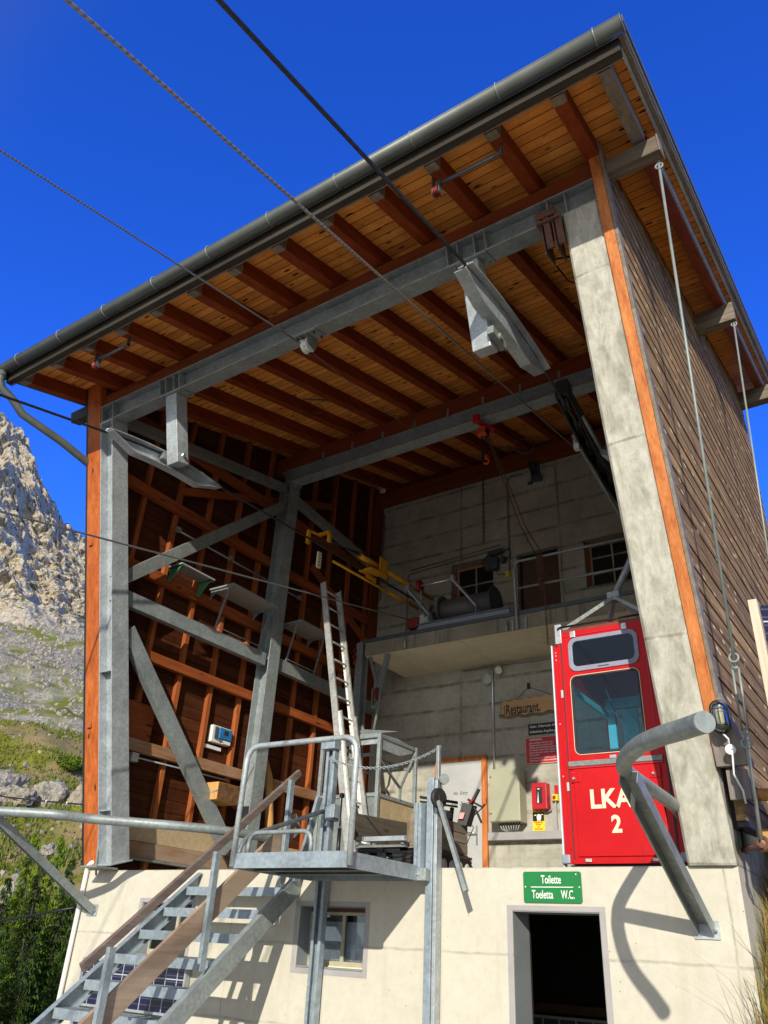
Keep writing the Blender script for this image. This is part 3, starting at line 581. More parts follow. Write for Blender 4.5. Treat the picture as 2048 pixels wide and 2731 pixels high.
# --- steel frame
b = MB()
def tbox(mb, x0, x1, v0, v1, w0_, w1_):
    p = [T(x, v_, w_) for w_ in (w0_, w1_) for x, v_ in ((x0, v0), (x1, v0), (x1, v1), (x0, v1))]; mb.hexa(p); return mb
tbox(b, .182, .196, 0, .25, .06, W0-.02); tbox(b, .406, .42, 0, .25, .06, W0-.02); tbox(b, .196, .406, .105, .117, .06, W0-.02); tbox(b, .16, .44, -.02, .28, .045, .062); tbox(b, .17, .43, -.005, .26, W0-.019, W0-.002)
for q in (2.2, .62): tbox(b, .196, .406, .002, .105, q, q+.012)
b.build('front_column', 'galvl', B, .003)
b = MB(); cm = T(0, .12, (W0+W1)/2)
b.ibeam((.18, cm.y, cm.z), (7.03, cm.y, cm.z), .235, W1-W0, NN, .016, .012)
for x in (.20, .42, 1.33, 1.43, 1.57, 1.67, 5.48, 5.6, 5.78, 5.9, 6.55, 6.72): tbox(b, x-.006, x+.006, .004, .11, W0+.0155, W1-.0155)
tb = b.build('front_beam', 'galv', B, .002)
b = MB(); b.box(.182, .196, 2.05, 2.29, 0, 6.23); b.box(.406, .42, 2.05, 2.29, 0, 6.23); b.box(.196, .406, 2.16, 2.172, 0, 6.23); b.box(.17, .44, 2.03, 2.31, 6.231, 6.249); b.build('rear_column', 'galv', B, .003)
b = MB(); b.ibeam((.16, 2.165, 6.37), (6.9, 2.165, 6.37), .22, .24, (0, 0, 1), .016, .012); b.build('rear_beam', 'galv', B, .002)
for p, q, h, m_ in (((.31, -1.32, 5.42), (.31, 2.04, 6.11), .14, 'galvd'), ((.31, 2.30, 6.03), (.31, 5.2, 5.75), .15, 'galv'), ((.31, -.80, 3.234), (.31, 2.10, 5.83), .17, 'galvd'), ((.31, -.78, 3.09), (.31, 2.05, 3.10), .19, 'galv'), ((.31, 2.30, 3.12), (.31, 5.0, 3.10), .19, 'galvd'), ((.33, -.48, 2.70), (.33, 1.82, .42), .2, 'galv')):
    b = MB(); b.chan(p, q, .10, h, .009, side=-1); b.build('brace', m_, B, .002)
b = MB(); b.box(.2, .5, -.3, -.02, .0, .02); b.tube([(.15, -.09, .35), (.19, -.1, .18), (.2, -.08, .02), (.16, -.03, -.05)], .012, 6); b.build('base_plate', 'galvd', B)
# rusty bracket clamped to the beam beside the pillar
b = MB(); tbox(b, 6.44, 6.64, -.06, -.045, W0+.02, W0+.08); 
for x in (6.47, 6.58): tbox(b, x, x+.012, -.045, .2, W0-.34, W0+.08); tbox(b, x+.03, x+.09, -.05, -.02, W0-.30, W0+.03)
tbox(b, 6.44, 6.66, -.08, .26, W0-.04, W0-.02)
for x in (6.47, 6.6): b.cyl(T(x, -.06, W0+.10), T(x, .0, W0+.10), .022, 8)
b.build('clamp_bracket', 'rust', B, .003)
# diagonal bracing bars and post left of the gallery
ps = thing('steel_post', 'dark steel post with a red hook at its top, left of the gallery slab', 'post', (.68, 4.03, 0))
b = MB(); b.ibeam((.68, 4.06, 0), (.68, 4.06, 3.95), .14, .18, (0, 1, 0), .012, .01); b.build('shaft', 'galvd', ps)
b = MB(); b.torus((.62, 3.93, 3.80), (1, 0, 0), .04, .012, 14, 6); b.torus((.62, 3.93, 3.68), (0, 1, 0), .035, .012, 14, 6); b.tube([(.62, 3.93, 3.65), (.62, 3.93, 3.55)], .02, 8); b.build('hook', 'redp', ps)
tr = thing('hand_winch_frame', 'slim frame with a red lever wheel hanging below the left end of the gallery', 'lifting gear', (1.1, 4.0, 3.6))
b = MB(); b.beam((.86, 4.05, 3.69), (1.07, 4.0, 3.15), .05, .04, (0, 1, 0)); b.beam((1.22, 4.05, 3.69), (1.08, 4.0, 2.9), .09, .05, (0, 1, 0)); b.box(1.0, 1.2, 3.95, 4.05, 2.78, 2.82); b.box(1.0, 1.02, 3.95, 4.05, 2.82, 3.1); b.build('frame', 'galvd', tr)
b = MB(); b.lathe((1.10, 3.98, 3.0), (1, 0, 0), [(0, .11), (.02, .11)], 20); b.build('wheel', 'redp', tr)
b = MB(); b.tube([(1.2, 3.95, 3.1), (1.14, 3.95, 2.75), (1.08, 3.95, 2.4)], .022, 8); b.tube([(1.08, 3.95, 2.4), (1.04, 3.94, 2.34), (1.13, 3.94, 2.18)], .02, 8); b.build('lever', 'galvd', tr)
MB().box(.1, 6.6, 5.30, 5.34, 7.66, 7.93).build('eaves_blocking', 'purl', rf)
# ================================================================ STAIRS, PLATFORM
st = thing('steel_stairs', 'galvanised steel staircase with grating treads and weathered plank handrails', 'stairs', (2.45, -1.2, -2.2))
ty = lambda i: -.20-.25*i
tz = lambda i: -.175-.2*i
for x, sd in ((1.80, 1), (3.10, -1)):
    b = MB(); b.chan((x, .02, -.09), (x, -2.62, -2.20), .06, .155, .009, side=sd*-1); 
    so_ = b.build('stringer', 'galv' if sd < 0 else 'galvb', st, .002)
gr = NT('step_grating'); s_ = gr.sep(); f1 = gr.math('FRACT', gr.math('DIVIDE', s_[0], .032)); e1 = gr.math('ABSOLUTE', gr.math('SUBTRACT', f1, .5))
k1 = gr.ramp(e1, (.40, 0.), (.43, 1.)); f2 = gr.math('FRACT', gr.math('DIVIDE', s_[1], .10)); e2 = gr.math('ABSOLUTE', gr.math('SUBTRACT', f2, .5)); k2 = gr.ramp(e2, (.46, 0.), (.48, 1.))
gr.l(gr.math('MAXIMUM', k1, k2), gr.b.inputs['Alpha']); gr.out((.36, .40, .42), .5, .3)
tp = None
for i in range(10):
    if tp is None:
        b = MB(); b.box(1.83, 3.07, ty(i)-.004, ty(i), tz(i)-.075, tz(i)); b.box(1.83, 3.07, ty(i)+.22, ty(i)+.224, tz(i)-.03, tz(i))
        b.box(1.826, 1.832, ty(i), ty(i)+.22, tz(i)-.05, tz(i)); b.box(3.068, 3.074, ty(i), ty(i)+.22, tz(i)-.05, tz(i))
        tp = b.build('tread', 'galvb', st)
        b = MB(); 
        for j in range(40): x = 1.845+j*.0312; b.box(x, x+.003, ty(i)+.001, ty(i)+.219, tz(i)-.028, tz(i)-.001)
        for j in range(4): b.box(1.833, 3.067, ty(i)+.04+j*.05, ty(i)+.044+j*.05, tz(i)-.012, tz(i)-.002)
        gp = b.build('grating', 'galvb', tp); continue
    c = tp.copy(); c.location += V((0, -.25*i, -.2*i)); COL.objects.link(c); c.parent = st; WL[c.name] = WL[tp.name]
    g = gp.copy(); COL.objects.link(g); g.parent = c; WL[g.name] = WL[gp.name]
hx = 3.07
MB().beam((hx, -.12, .86), (hx, -2.23, -.845), .065, .04, (1, 0, 0)).build('handrail', 'handd', st, .004)
MB().beam((hx-.01, -.06, .41), (hx-.01, -2.22, -1.335), .175, .035, (1, 0, 0)).build('handrail', 'hand', st, .004)
for y0, zt_, zb_ in ((-.27, .76, -.12), (-1.13, .02, -.80), (-2.04, -.71, -1.55)):
    b = MB(); b.box(hx+.018, hx+.05, y0-.03, y0+.03, zb_, zt_); b.box(hx+.05, hx+.056, y0-.03, y0+.03, zb_-.05, zt_); b.build('baluster', 'galvb', st, .002)
# lift platform
pl = thing('loading_platform', 'galvanised loading platform with tube railings and a slack chain, beside the stairs', 'platform', (3.97, -.65, 0))
b = MB(); b.box(3.345, 4.52, -1.20, -1.19, -.115, .0); b.box(4.51, 4.52, -1.19, -.14, -.115, .0); b.box(3.345, 3.355, -1.19, -.14, -.115, .0); b.box(3.355, 4.51, -.15, -.14, -.115, 0); b.build('fascia', 'galvb', pl, .001)
MB().box(3.356, 4.509, -1.189, -.151, -.02, -.008).build('deck_plate', 'galvd', pl)
b = MB(); b.chan((3.36, -.6, -.075), (4.5, -.6, -.075), .05, .07, .005); b.chan((3.36, -.9, -.075), (4.5, -.9, -.075), .05, .07, .005); b.build('joist', 'galvd', pl)
def bend(p, q, r, c, n=6):   # arc about corner c between directions p, q
    c = V(c); p = V(p).normalized(); q = V(q).normalized(); ctr = c+(p+q)*r
    return [ctr-q*r*math.cos(a)-p*r*math.sin(a) for a in [PI/2*i/n for i in range(n+1)]]
def bend2(a, c, b_, r, n=7):
    a, c, b_ = V(a), V(c), V(b_); p = (a-c).normalized(); q = (b_-c).normalized(); A = c+p*r; Bq = c+q*r
    return [(A*(1-t)**2+c*2*t*(1-t)+Bq*t*t) for t in [i/n for i in range(n+1)]]
b = MB(); L_, R_ = 3.365, 4.545
b.tube([(L_, -1.205, -.105)]+bend2((L_, -1.205, -.1), (L_+.015, -1.205, .85), (R_, -1.205, .84), .14)+bend2((L_, -1.205, .85), (R_+.0, -1.205, .84), (R_, -1.205, -.1), .14)+[(R_, -1.205, -.10)], .0235, 12)
b.build('front_rail', 'galvl', pl)
b = MB(); b.tube([(3.44, -1.12, 0)]+bend2((3.44, -1.12, 0), (3.44, -1.12, .16), (4.08, -1.12, .16), .10)+bend2((3.44, -1.12, .16), (4.10, -1.12, .16), (4.10, -1.12, 0), .10)+[(4.10, -1.12, 0)], .018, 10)
b.build('low_rail', 'galv', pl)
b = MB(); b.tube([(3.40, -1.18, 0)]+bend2((3.40, -1.18, 0), (3.40, -1.15, .12), (3.42, -.13, .50), .12)+[(3.42, -.14, .48)], .02, 10); b.build('side_rail', 'galv', pl)
def rail_sec(mb, x0, x1, y0, y1, z0, z1, t=.006):   # C rail open to -y
    mb.box(x0, x1, y1-t, y1, z0, z1); mb.box(x0, x0+t, y0, y1-t, z0, z1); mb.box(x1-t, x1, y0, y1-t, z0, z1); mb.box(x0+t, x0+.03, y0, y0+t, z0, z1); mb.box(x1-.03, x1-t, y0, y0+t, z0, z1)
    return mb
b = MB(); rail_sec(b, 3.368, 3.475, -.095, -.03, -2.3, 1.06); b.build('mast', 'galvb', pl)
b = MB(); b.box(3.33, 3.495, -.14, -.03, 1.061, 1.15); b.box(3.46, 3.53, -.16, -.03, .40, .52); b.box(3.497, 3.56, -.15, -.06, .42, .54); b.build('mast_cap', 'galvb', pl, .003)
b = MB(); b.beam((3.33, -.10, .62), (3.15, -.12, -.12), .03, .07, (0, 1, 0)); b.build('mast_stay', 'galvb', pl)
b = MB(); b.box(4.545, 4.61, -.12, -.03, -2.3, .72); b.build('mast', 'galvb', pl, .004)
b = MB(); b.box(4.615, 4.645, -.11, -.02, -2.3, .70); b.build('mast_flange', 'galvl', pl, .003)
b = MB(); b.box(4.62, 4.65, -.10, -.06, .701, 1.0); b.cyl((4.635, -.085, .97), (4.635, -.055, 1.0), .018, 8); b.build('chain_post', 'galv', pl, .004)
b = MB(); rail_sec(b, 4.47, 4.535, -.19, -.10, -.10, .50); b.build('guide_rail', 'galvb', pl)
b = MB(); b.box(4.46, 4.60, -.21, -.145, -.115, -.02); b.lathe((4.53, -.21, -.068), (0, -1, 0), [(0, .014), (.01, .014)], 6); b.build('clamp', 'galv', pl, .004)
b = MB(); b.lathe((4.68, -.17, .53), (.95, -.3, 0), [(0, .07), (.008, .085), (.03, .085), (.038, .07)], 22); b.lathe((4.72, -.185, .53), (.95, -.3, 0), [(0, .035), (.02, .035)], 14); b.build('pulley', 'black', pl)
b = MB(); b.lathe((4.70, -.10, .70), (.7, -.7, 0), [(0, .045), (.03, .045)], 16); b.tube([(4.67, -.1, .70), (4.70, -.12, .62), (4.66, -.12, .56)], .006, 6); b.build('lever_knob', 'galvd', pl)
b = MB(); b.chan((4.715, -.20, .50), (5.03, -.30, -.20), .032, .04, .005, (0, -1, 0)); b.build('stay_bar', 'galv', pl)
b = MB(); b.tube([(3.60, -.1, .02), (3.60, -.1, .62)], .008, 8); b.tube([(3.60, -.1, .0), (3.60, -.1, .33)], .018, 8); b.box(3.585, 3.615, -.12, -.08, .60, .64); b.build('gas_spring', 'blackm', pl)
def chain(mb, pts, L=.03, r=.0032, wd=.011):
    P = [V(p) for p in pts]; seg = []; acc = 0
    tot = sum((P[i+1]-P[i]).length for i in range(len(P)-1)); n = max(2, int(tot/(L*.74)))
    def at(s):
        for i in range(len(P)-1):
            l = (P[i+1]-P[i]).length
            if s <= l or i == len(P)-2: return P[i]+(P[i+1]-P[i])*min(1, s/l), (P[i+1]-P[i]).normalized()
            s -= l
    for k in range(n):
        c, d = at(tot*(k+.5)/n); sd = d.cross(V((.3, .2, 1)));
        if sd.length < .05: sd = d.cross(V((0, 1, 0)))
        sd.normalize(); o = sd if k % 2 else d.cross(sd).normalized()
        q = [c+d*(L/2-wd)*a+o*0 for a in (1, -1)]; ring_ = []
        for a in range(5): t = -PI/2+PI*a/4; ring_.append(q[0]+d*math.cos(t)*wd+o*math.sin(t)*wd)
        for a in range(5): t = PI/2+PI*a/4; ring_.append(q[1]+d*math.cos(t)*wd+o*math.sin(t)*wd)
        ring_.append(ring_[0]); mb.tube(ring_, r, 5, cap=False)
    return mb
def sag(a, b_, s, n=14): a, b_ = V(a), V(b_); return [a.lerp(b_, i/n)-V((0, 0, 4*s*(i/n)*(1-i/n))) for i in range(n+1)]
b = chain(MB(), sag((3.45, -.14, .965), (4.635, -.08, .98), .13), .032, .0035, .0105); b.build('chain', 'galvl', pl)
# ================================================================ LADDER
la = thing('ladder', 'long aluminium extension ladder leaning towards the dark timber wall', 'ladder', (2.45, 2.1, 0))
F0, F1 = V((2.25, 2.02, 0)), V((1.36, 2.02, 4.14)); dL = (F1-F0).normalized()
for yy, l0, l1, off in ((2.02, 0, 1, 0), (2.40, 0, 1, 0), (2.045, .0, .52, .045), (2.375, .0, .52, .045)):
    a = F0.lerp(F1, l0)+V((off, yy-2.02, 0)); c = F0.lerp(F1, l1)+V((off, yy-2.02, 0))
    b = MB(); b.chan(a, c, .028, .095, .004, (1, 0, 0), side=1 if yy < 2.2 else -1); b.build('stile', 'alu', la)
for i in range(15):
    c = F0+dL*(.2+.28*i); b = MB(); b.cyl(c+V((0, .012, 0)), c+V((0, .37, 0)), .0155, 8); b.build('rung', 'alu', la)
# ================================================================ WORK BASKET
bk = thing('work_basket', 'open galvanised work basket with pale plywood sides, standing behind the ladder', 'work basket', (1.75, 2.95, 0))
X0, X1, Y0, Y1, H, Hm = 1.25, 2.21, 2.5, 3.42, 1.93, 1.14
for x, y in ((X1, Y0), (X1, Y1), (X0, Y0), (X0, Y1)): MB().box(x-.025, x+.025, y-.025, y+.025, 0, H).build('post', 'galv', bk, .003)
b = MB()
for z in (.06, Hm, H-.03):
    for a, c in (((X0, Y0), (X1, Y0)), ((X1, Y0), (X1, Y1)), ((X1, Y1), (X0, Y1)), ((X0, Y1), (X0, Y0))): b.beam((a[0], a[1], z), (c[0], c[1], z), .035, .045)
b.build('frame', 'galv', bk)
b = MB(); b.prism([(X1-.004, Y0+.03, H), (X1-.004, Y0+.45, H+.02), (X1-.004, Y1, H-.02), (X1-.004, Y1-.1, H-.10), (X1-.004, Y0+.5, H-.2), (X1-.004, Y0+.03, H-.2)], (.004, 0, 0)); b.prism([(X0, Y0+.02, H-.13), (X1, Y0+.02, H-.13), (X1, Y0+.02, H-.02), (X0, Y0+.02, H-.02)], (0, .004, 0)); b.build('gusset', 'galvl', bk)
b = MB(); b.prism([(X1-.45, Y0, H+.0), (X1, Y0, H), (X1-.05, Y0+.5, H+.14), (X1-.9, Y0+.5, H+.26)], (0, 0, .006)); b.build('roof_plate', 'galvl', bk)
MB().box(X1-.008, X1, Y0+.027, Y1-.027, .08, Hm-.02).build('side_panel', 'ply', bk); MB().box(X0+.027, X1-.027, Y0+.0, Y0+.008, .08, Hm-.02).build('side_panel', 'galvd', bk); MB().box(X0+.03, X1-.03, Y1-.008, Y1, .08, Hm-.02).build('side_panel', 'galvl', bk)
MB().box(X0, X1, Y0, Y1, .015, .035).build('floor_plate', 'galvd', bk)
b = MB(); b.beam((X1-.02, Y1-.1, H-.35), (X1-.5, Y1-.1, H-.15), .02, .03); b.box(X0, X1, Y1-.12, Y1-.09, H-.33, H-.30); b.build('cross_bar', 'galvd', bk)
b = MB(); b.beam((X1, Y1-.03, H-.12), (X1, Y0+.55, H-.62), .02, .035, (1, 0, 0)); b.beam((X1, Y0+.55, H-.62), (X1, Y0+.03, H-.35), .02, .035, (1, 0, 0)); b.beam((X1, Y0+.55, H-.62), (X1, Y0+.55, Hm), .02, .035, (1, 0, 0)); b.build('brace', 'galvd', bk)
# ================================================================ TRACKED CARRIERS
def track(mb, x0, x1, y0, y1, h, r):
    n = 10; pts = []
    for i in range(n+1): a = PI/2+PI*i/n; pts.append((y0+r+r*math.cos(a), r+r*math.sin(a)))
    for i in range(n+1): a = -PI/2+PI*i/n; pts.append((y1-r+r*math.cos(a), r+r*math.sin(a)))
    mb.prism([(x0, a, c) for a, c in pts], (x1-x0, 0, 0))
    L = 2*(y1-y0-2*r)+2*PI*r; m = int(L/.045)
    for k in range(m):
        s = L*k/m; l = y1-y0-2*r
        if s < l: p, nn = (y0+r+s, 0), (0, -1)
        elif s < l+PI*r: a = -PI/2+(s-l)/r; p, nn = (y1-r+r*math.cos(a), r+r*math.sin(a)), (math.cos(a), math.sin(a))
        elif s < 2*l+PI*r: p, nn = (y1-r-(s-l-PI*r), 2*r), (0, 1)
        else: a = PI/2+(s-2*l-PI*r)/r; p, nn = (y0+r+r*math.cos(a), r+r*math.sin(a)), (math.cos(a), math.sin(a))
        c = V((0, p[0]+nn[0]*.006, p[1]+nn[1]*.006)); t = V((0, -nn[1], nn[0]))*.012; u = V((0, nn[0], nn[1]))*.008
        mb.hexa([V((x0, 0, 0))+c-t-u, V((x1, 0, 0))+c-t-u, V((x1, 0, 0))+c+t-u, V((x0, 0, 0))+c+t-u, V((x0, 0, 0))+c-t+u, V((x1, 0, 0))+c-t+u, V((x1, 0, 0))+c+t+u, V((x0, 0, 0))+c+t+u])
    return mb
ta = thing('flatbed_crawler', 'black tracked flatbed carrier with an aluminium cross beam and a grey side board', 'tracked carrier', (3.75, .75, 0))
for x in (3.42, 3.92): track(MB(), x, x+.13, .28, 1.2, 0, .085).build('track', 'black', ta)
b = MB(); b.box(3.5, 3.98, .35, 1.15, .17, .21); b.box(3.62, 3.66, .3, 1.2, .12, .17); b.box(3.82, 3.86, .3, 1.2, .12, .17); b.box(3.74, 3.80, .33, .38, .1, .24); b.cyl((3.55, .34, .12), (3.95, .34, .12), .03, 10); b.build('chassis', 'blackm', ta)
b = MB(); b.box(3.50, 4.05, .32, 1.2, .215, .235); b.box(3.5, 3.53, .30, 1.2, .236, .262); b.box(4.02, 4.05, .30, 1.2, .236, .262); b.build('bed', 'galvd', ta)
b = MB(); ring(b, [(3.60, .27, .262), (4.10, .27, .262), (4.10, .27, .305), (3.60, .27, .305)], [(3.604, .27, .266), (4.096, .27, .266), (4.096, .27, .301), (3.604, .27, .301)], (0, .03, 0)); b.box(3.62, 4.08, .266, .30, .264, .303); b.build('cross_beam', 'galvl', ta)
MB().beam((3.35, .42, .43), (3.35, 1.44, .48), .25, .03, (1, 0, 0)).build('side_board', 'plankg', ta, .004)
tb_ = thing('tracked_dumper', 'small black tracked dumper with a weathered wooden box and a red and black hand control', 'tracked dumper', (4.0, .65, 0))
for x in (3.98, 4.17): 
    if x > 4: track(MB(), x-.01, x+.13, .34, 1.18, 0, .10).build('track', 'black', tb_)
track(MB(), 4.02, 4.10, .36, 1.16, 0, .10).build('track', 'black', tb_)
for y in (.46, .62, .78, .94, 1.08):
    MB().lathe((4.29, y, .085), (1, 0, 0), [(0, .06), (.012, .06), (.02, .03), (.022, .0)], 16).build('road_wheel', 'lgrey', tb_)
b = MB()
for k in range(3): b.box(4.26, 4.283, .395, 1.12, .235+.09*k, .32+.09*k)
b.box(4.06, 4.259, .38, .394, .235, .51); b.box(4.05, 4.07, .395, 1.1, .24, .49); b.box(4.071, 4.259, 1.09, 1.115, .24, .49); b.box(4.05, 4.28, .38, 1.12, .21, .234); b.build('wooden_box', 'greyw', tb_, .004)
b = MB(); 
for y in (.5, .78): b.box(4.284, 4.296, y, y+.025, .24, .46)
b.box(4.20, 4.30, .38, 1.18, .185, .208); b.build('box_strap', 'rust', tb_)
b = MB(); b.box(4.02, 4.26, 1.0, 1.19, .10, .2); b.build('red_guard', 'redp', tb_, .01)
b = MB(); b.tube([(4.15, .5, .56), (4.15, .95, .58)], .045, 12); b.build('cylinder', 'alu', tb_)
b = MB()
for i in range(6): b.tube([(4.12+.02*i, .45+.02*i, .50), (4.15+.01*i, .58+.02*i, .60+.01*(i % 3)), (4.17-.01*i, .75, .60), (4.2, .85+.03*i, .50)], .007, 6)
b.build('hose', 'rust', tb_)
b = MB(); b.tube([(4.1, .5, .68), (4.24, .98, .70)], .014, 8); b.tube([(4.1, .5, .64), (4.24, .98, .66)], .010, 8)
b.tube([(4.15, 1.0, .50), (4.16, 1.02, .66)], .022, 8); b.tube([(4.2, 1.05, .45), (4.33, 1.2, .62), (4.4, 1.25, .7)], .006, 6); b.tube([(4.1, .9, .5), (4.02, .8, .7)], .008, 6)
b.build('handlebar', 'blackm', tb_)
b = MB(); b.prism([(4.25, .95, .49), (4.33, 1.0, .48), (4.38, 1.04, .68), (4.29, .99, .70)], (.015, .08, 0)); b.prism([(4.34, 1.02, .67), (4.37, 1.03, .67), (4.43, 1.1, .84), (4.405, 1.1, .85)], (0, .03, 0)); b.tube([(4.32, 1.05, .74), (4.45, 1.12, .67), (4.47, 1.14, .70)], .012, 6); b.tube([(4.34, 1.05, .72), (4.40, 1.1, .62), (4.44, 1.12, .52)], .012, 6); b.tube([(4.28, 1.03, .60), (4.36, 1.1, .48), (4.28, 1.1, .32)], .005, 6); b.build('control_unit', 'black', tb_, .008)
b = MB(); b.prism([(4.275, .948, .54), (4.315, .968, .54), (4.328, .982, .60), (4.288, .962, .60)], (.0, -.008, 0)); b.prism([(4.365, 1.018, .70), (4.388, 1.018, .70), (4.40, 1.03, .735), (4.38, 1.03, .735)], (0, -.008, 0)); b.build('red_switch', 'redd', tb_)
# loose timber and boxes on the left wall
yt_ = thing('split_log', 'yellowish split log leaning upright against the dark timber wall behind the stair handrail', 'log', (.3, 2.6, 0))
b = MB(); b.tube([(.32, 2.70, 0), (.27, 2.64, .9), (.22, 2.58, 1.5), (.19, 2.51, 1.76)], .06, 7, rs=[.07, .065, .055, .02]); b.build('timber', 'ywood', yt_)
# shelves
def shelf(nm, label, x0, x1, y0, y1, z, m_, strut):
    t = thing(nm, label, 'wall shelf', (x0, (y0+y1)/2, z), 'perforated metal shelves above the brace')
    MB().box(x0, x1, y0, y1, z, z+.003).build('mesh_panel', 'mesh', t)
    b = MB()
    for q in ((x0, x1, y0, y0+.02), (x0, x1, y1-.02, y1), (x0, x0+.02, y0+.02, y1-.02), (x1-.02, x1, y0+.02, y1-.02)): b.box(q[0], q[1], q[2], q[3], z+.0035, z+.024)
    b.build('frame', m_, t)
    for y in (y0+.04, y1-.04):
        b = MB()
        if strut: b.beam((x1-.12, y, z), (.34, y, z-.62), .02, .025, (0, 1, 0)); b.box(x0, x1-.02, y-.01, y+.01, z-.03, z-.001); b.prism([(x0, y-.01, z-.03), (x0+.12, y-.01, z-.03), (x0, y-.01, z-.14)], (0, .01, 0))
        else: b.prism([(x0, y-.02, z-.001), (x1-.02, y-.02, z-.001), (x0+.05, y-.02, z-.22), (x0, y-.02, z-.22)], (0, .006, 0)); b.box(x0, x1-.02, y-.02, y+.03, z-.02, z-.002)
        b.build('bracket', 'gbr' if not strut else 'galvd', t)
    if strut: b = MB(); b.tube([(.36, y0+.06, z-.58), (.36, y1-.05, z-.58)], .006, 6); b.build('tie_rod', 'galvl', t)
    return t
shelf('wall_shelf', 'small perforated shelf on green triangular brackets, nearest the front column', .14, .40, .12, .76, 3.86, 'bgrey', False)
shelf('wall_shelf', 'long perforated metal shelf left of the rear column, with slanting struts', .14, .62, .92, 1.92, 3.83, 'galv', True)
shelf('wall_shelf', 'long perforated metal shelf right of the rear column, beside the ladder', .14, .62, 2.48, 3.26, 3.83, 'galvd', True)
cb = thing('charge_controller', 'white and blue electrical controller mounted between two studs of the timber wall', 'controller', (.06, 1.66, 1.86))
MB().box(-.018, .06, 1.49, 1.85, 1.79, 2.02).build('backing', 'wht', cb, .004); MB().box(.061, .10, 1.60, 1.84, 1.85, 2.0).build('case', 'blue', cb, .006)
MB().box(.101, .104, 1.68, 1.76, 1.91, 1.97).build('display', 'black', cb); b = MB(); b.box(.061, .08, 1.53, 1.58, 1.84, 2.0); b.tube([(.07, 1.6, 1.84), (.09, 1.66, 1.80), (.07, 1.74, 1.84)], .006, 6); b.build('breaker', 'dgrey', cb)
b = MB(); b.box(.061, .085, 1.70, 1.84, 1.795, 1.84); b.build('terminal_cover', 'wht', cb)
tk = thing('cable_duct', 'short white plastic duct under the blue controller', 'cable duct', (.06, 1.55, 1.74)); MB().box(-.018, .02, 1.42, 1.74, 1.70, 1.745).build('duct', 'wht', tk)
wb = thing('wall_cabinet', 'small wooden cabinet with a rusty brown front behind the lower steel brace', 'cabinet', (.3, 1.5, 1.07))
b = MB(); b.box(.10, .50, 1.32, 1.78, .97, 1.19); b.build('case', 'ywood', wb, .004); MB().box(.501, .506, 1.325, 1.775, .975, 1.185).build('front', 'rustbox', wb); b = MB(); b.box(.47, .5, 1.305, 1.319, 1.07, 1.09); b.box(.40, .46, 1.31, 1.319, 1.06, 1.08); b.build('catch', 'chrome', wb)
jb = thing('junction_box', 'grey junction box with a pale conduit under the third beam of the timber wall', 'junction box', (.1, .2, 1.32))
MB().box(.05, .12, .16, .27, 1.25, 1.36).build('case', 'lgrey', jb, .006); b = MB(); b.tube([(.09, .27, 1.31), (.09, 1.9, 1.33)], .011, 6); b.build('conduit', 'galvl', jb)
for y0, y1, z in ((.1, 2.05, 4.44), (2.3, 2.95, 4.44)):
    ld = thing('lifting_bar', 'thin steel bar hung along the timber wall, '+('left of' if y0 < 1 else 'right of')+' the rear column', 'steel bar', (.17, (y0+y1)/2, z))
    b = MB(); b.tube([(.17, y0, z), (.17, y1, z)], .014, 8); b.build('bar', 'galvl', ld); b = MB()
    for y in ((y0+.03, 1.2) if y0 < 1 else (y1-.08,)): b.box(.137, .19, y-.03, y+.03, z-.02, z+.05); b.cyl((.19, y-.04, z+.03), (.19, y+.04, z+.03), .012, 6)
    b.build('clip', 'galv', ld)
# ================================================================ GUIDE RAILS
def guide(pts, foot, att, label):
    g = thing('guide_rail', label, 'guide rail', foot, 'curved tubular cabin guide rails')
    P = [V(p) for p in pts]; sm = []
    for i in range(len(P)-1):      # Catmull-Rom
        p0, p1, p2, p3 = P[max(0, i-1)], P[i], P[i+1], P[min(len(P)-1, i+2)]
        for k in range(8): t = k/8; sm.append(.5*((2*p1)+(p2-p0)*t+(2*p0-5*p1+4*p2-p3)*t*t+(3*p1-p0-3*p2+p3)*t**3))
    sm.append(P[-1]); b = MB(); b.tube(sm, .04, 20, rs=[.047-.002*i/(len(sm)-1) for i in range(len(sm))]); b.build('tube', 'galv', g)
    f = V(foot); a = V(att); d = (a-f).normalized(); sd = d.cross(V((0, -1, 0))).normalized()
    for s in (-1, 1):
        b = MB(); o = sd*.0275*s; u = sd.cross(d).normalized(); p, q = f+o-V((0, .02, 0)), a+o
        b.prism([p+sd*s*.028+u*.04, p+sd*s*.028-u*.04, p+sd*s*.021-u*.04, p+sd*s*.021+u*.04], q-p); b.prism([p-sd*s*.029-u*.04, p+sd*s*.0209-u*.04, p+sd*s*.0209-u*.033, p-sd*s*.029-u*.033], q-p)
        b.build('brace', 'galv', g)
    b = MB(); x, y, z = foot; b.box(x-.085, x+.085, -.012, -.001, z-.06, z+.055)
    b.build('foot_plate', 'galvl', g, .002)
    for s in (-.06, .06): MB().lathe((x+s, -.012, z-.01), (0, -1, 0), [(0, .013), (.014, .013), (.015, .006), (.03, .006)], 6).build('bolt', 'galvd', g)
    return g
guide([(7.509, -2.757, 0.28), (7.372, -2.591, 0.3), (7.222, -2.422, 0.32), (7.071, -2.218, 0.34), (6.912, -1.929, 0.36), (6.793, -1.648, 0.37), (6.727, -1.373, 0.38), (6.69, -0.779, 0.388), (6.652, -0.13, 0.392), (6.56, 0.5, 0.392), (6.55, 1.0, 0.392)], (6.735, 0, -.40), (6.769, -1.509, .33), 'thick tubular guide rail curving out of the station in front of the red cabin')
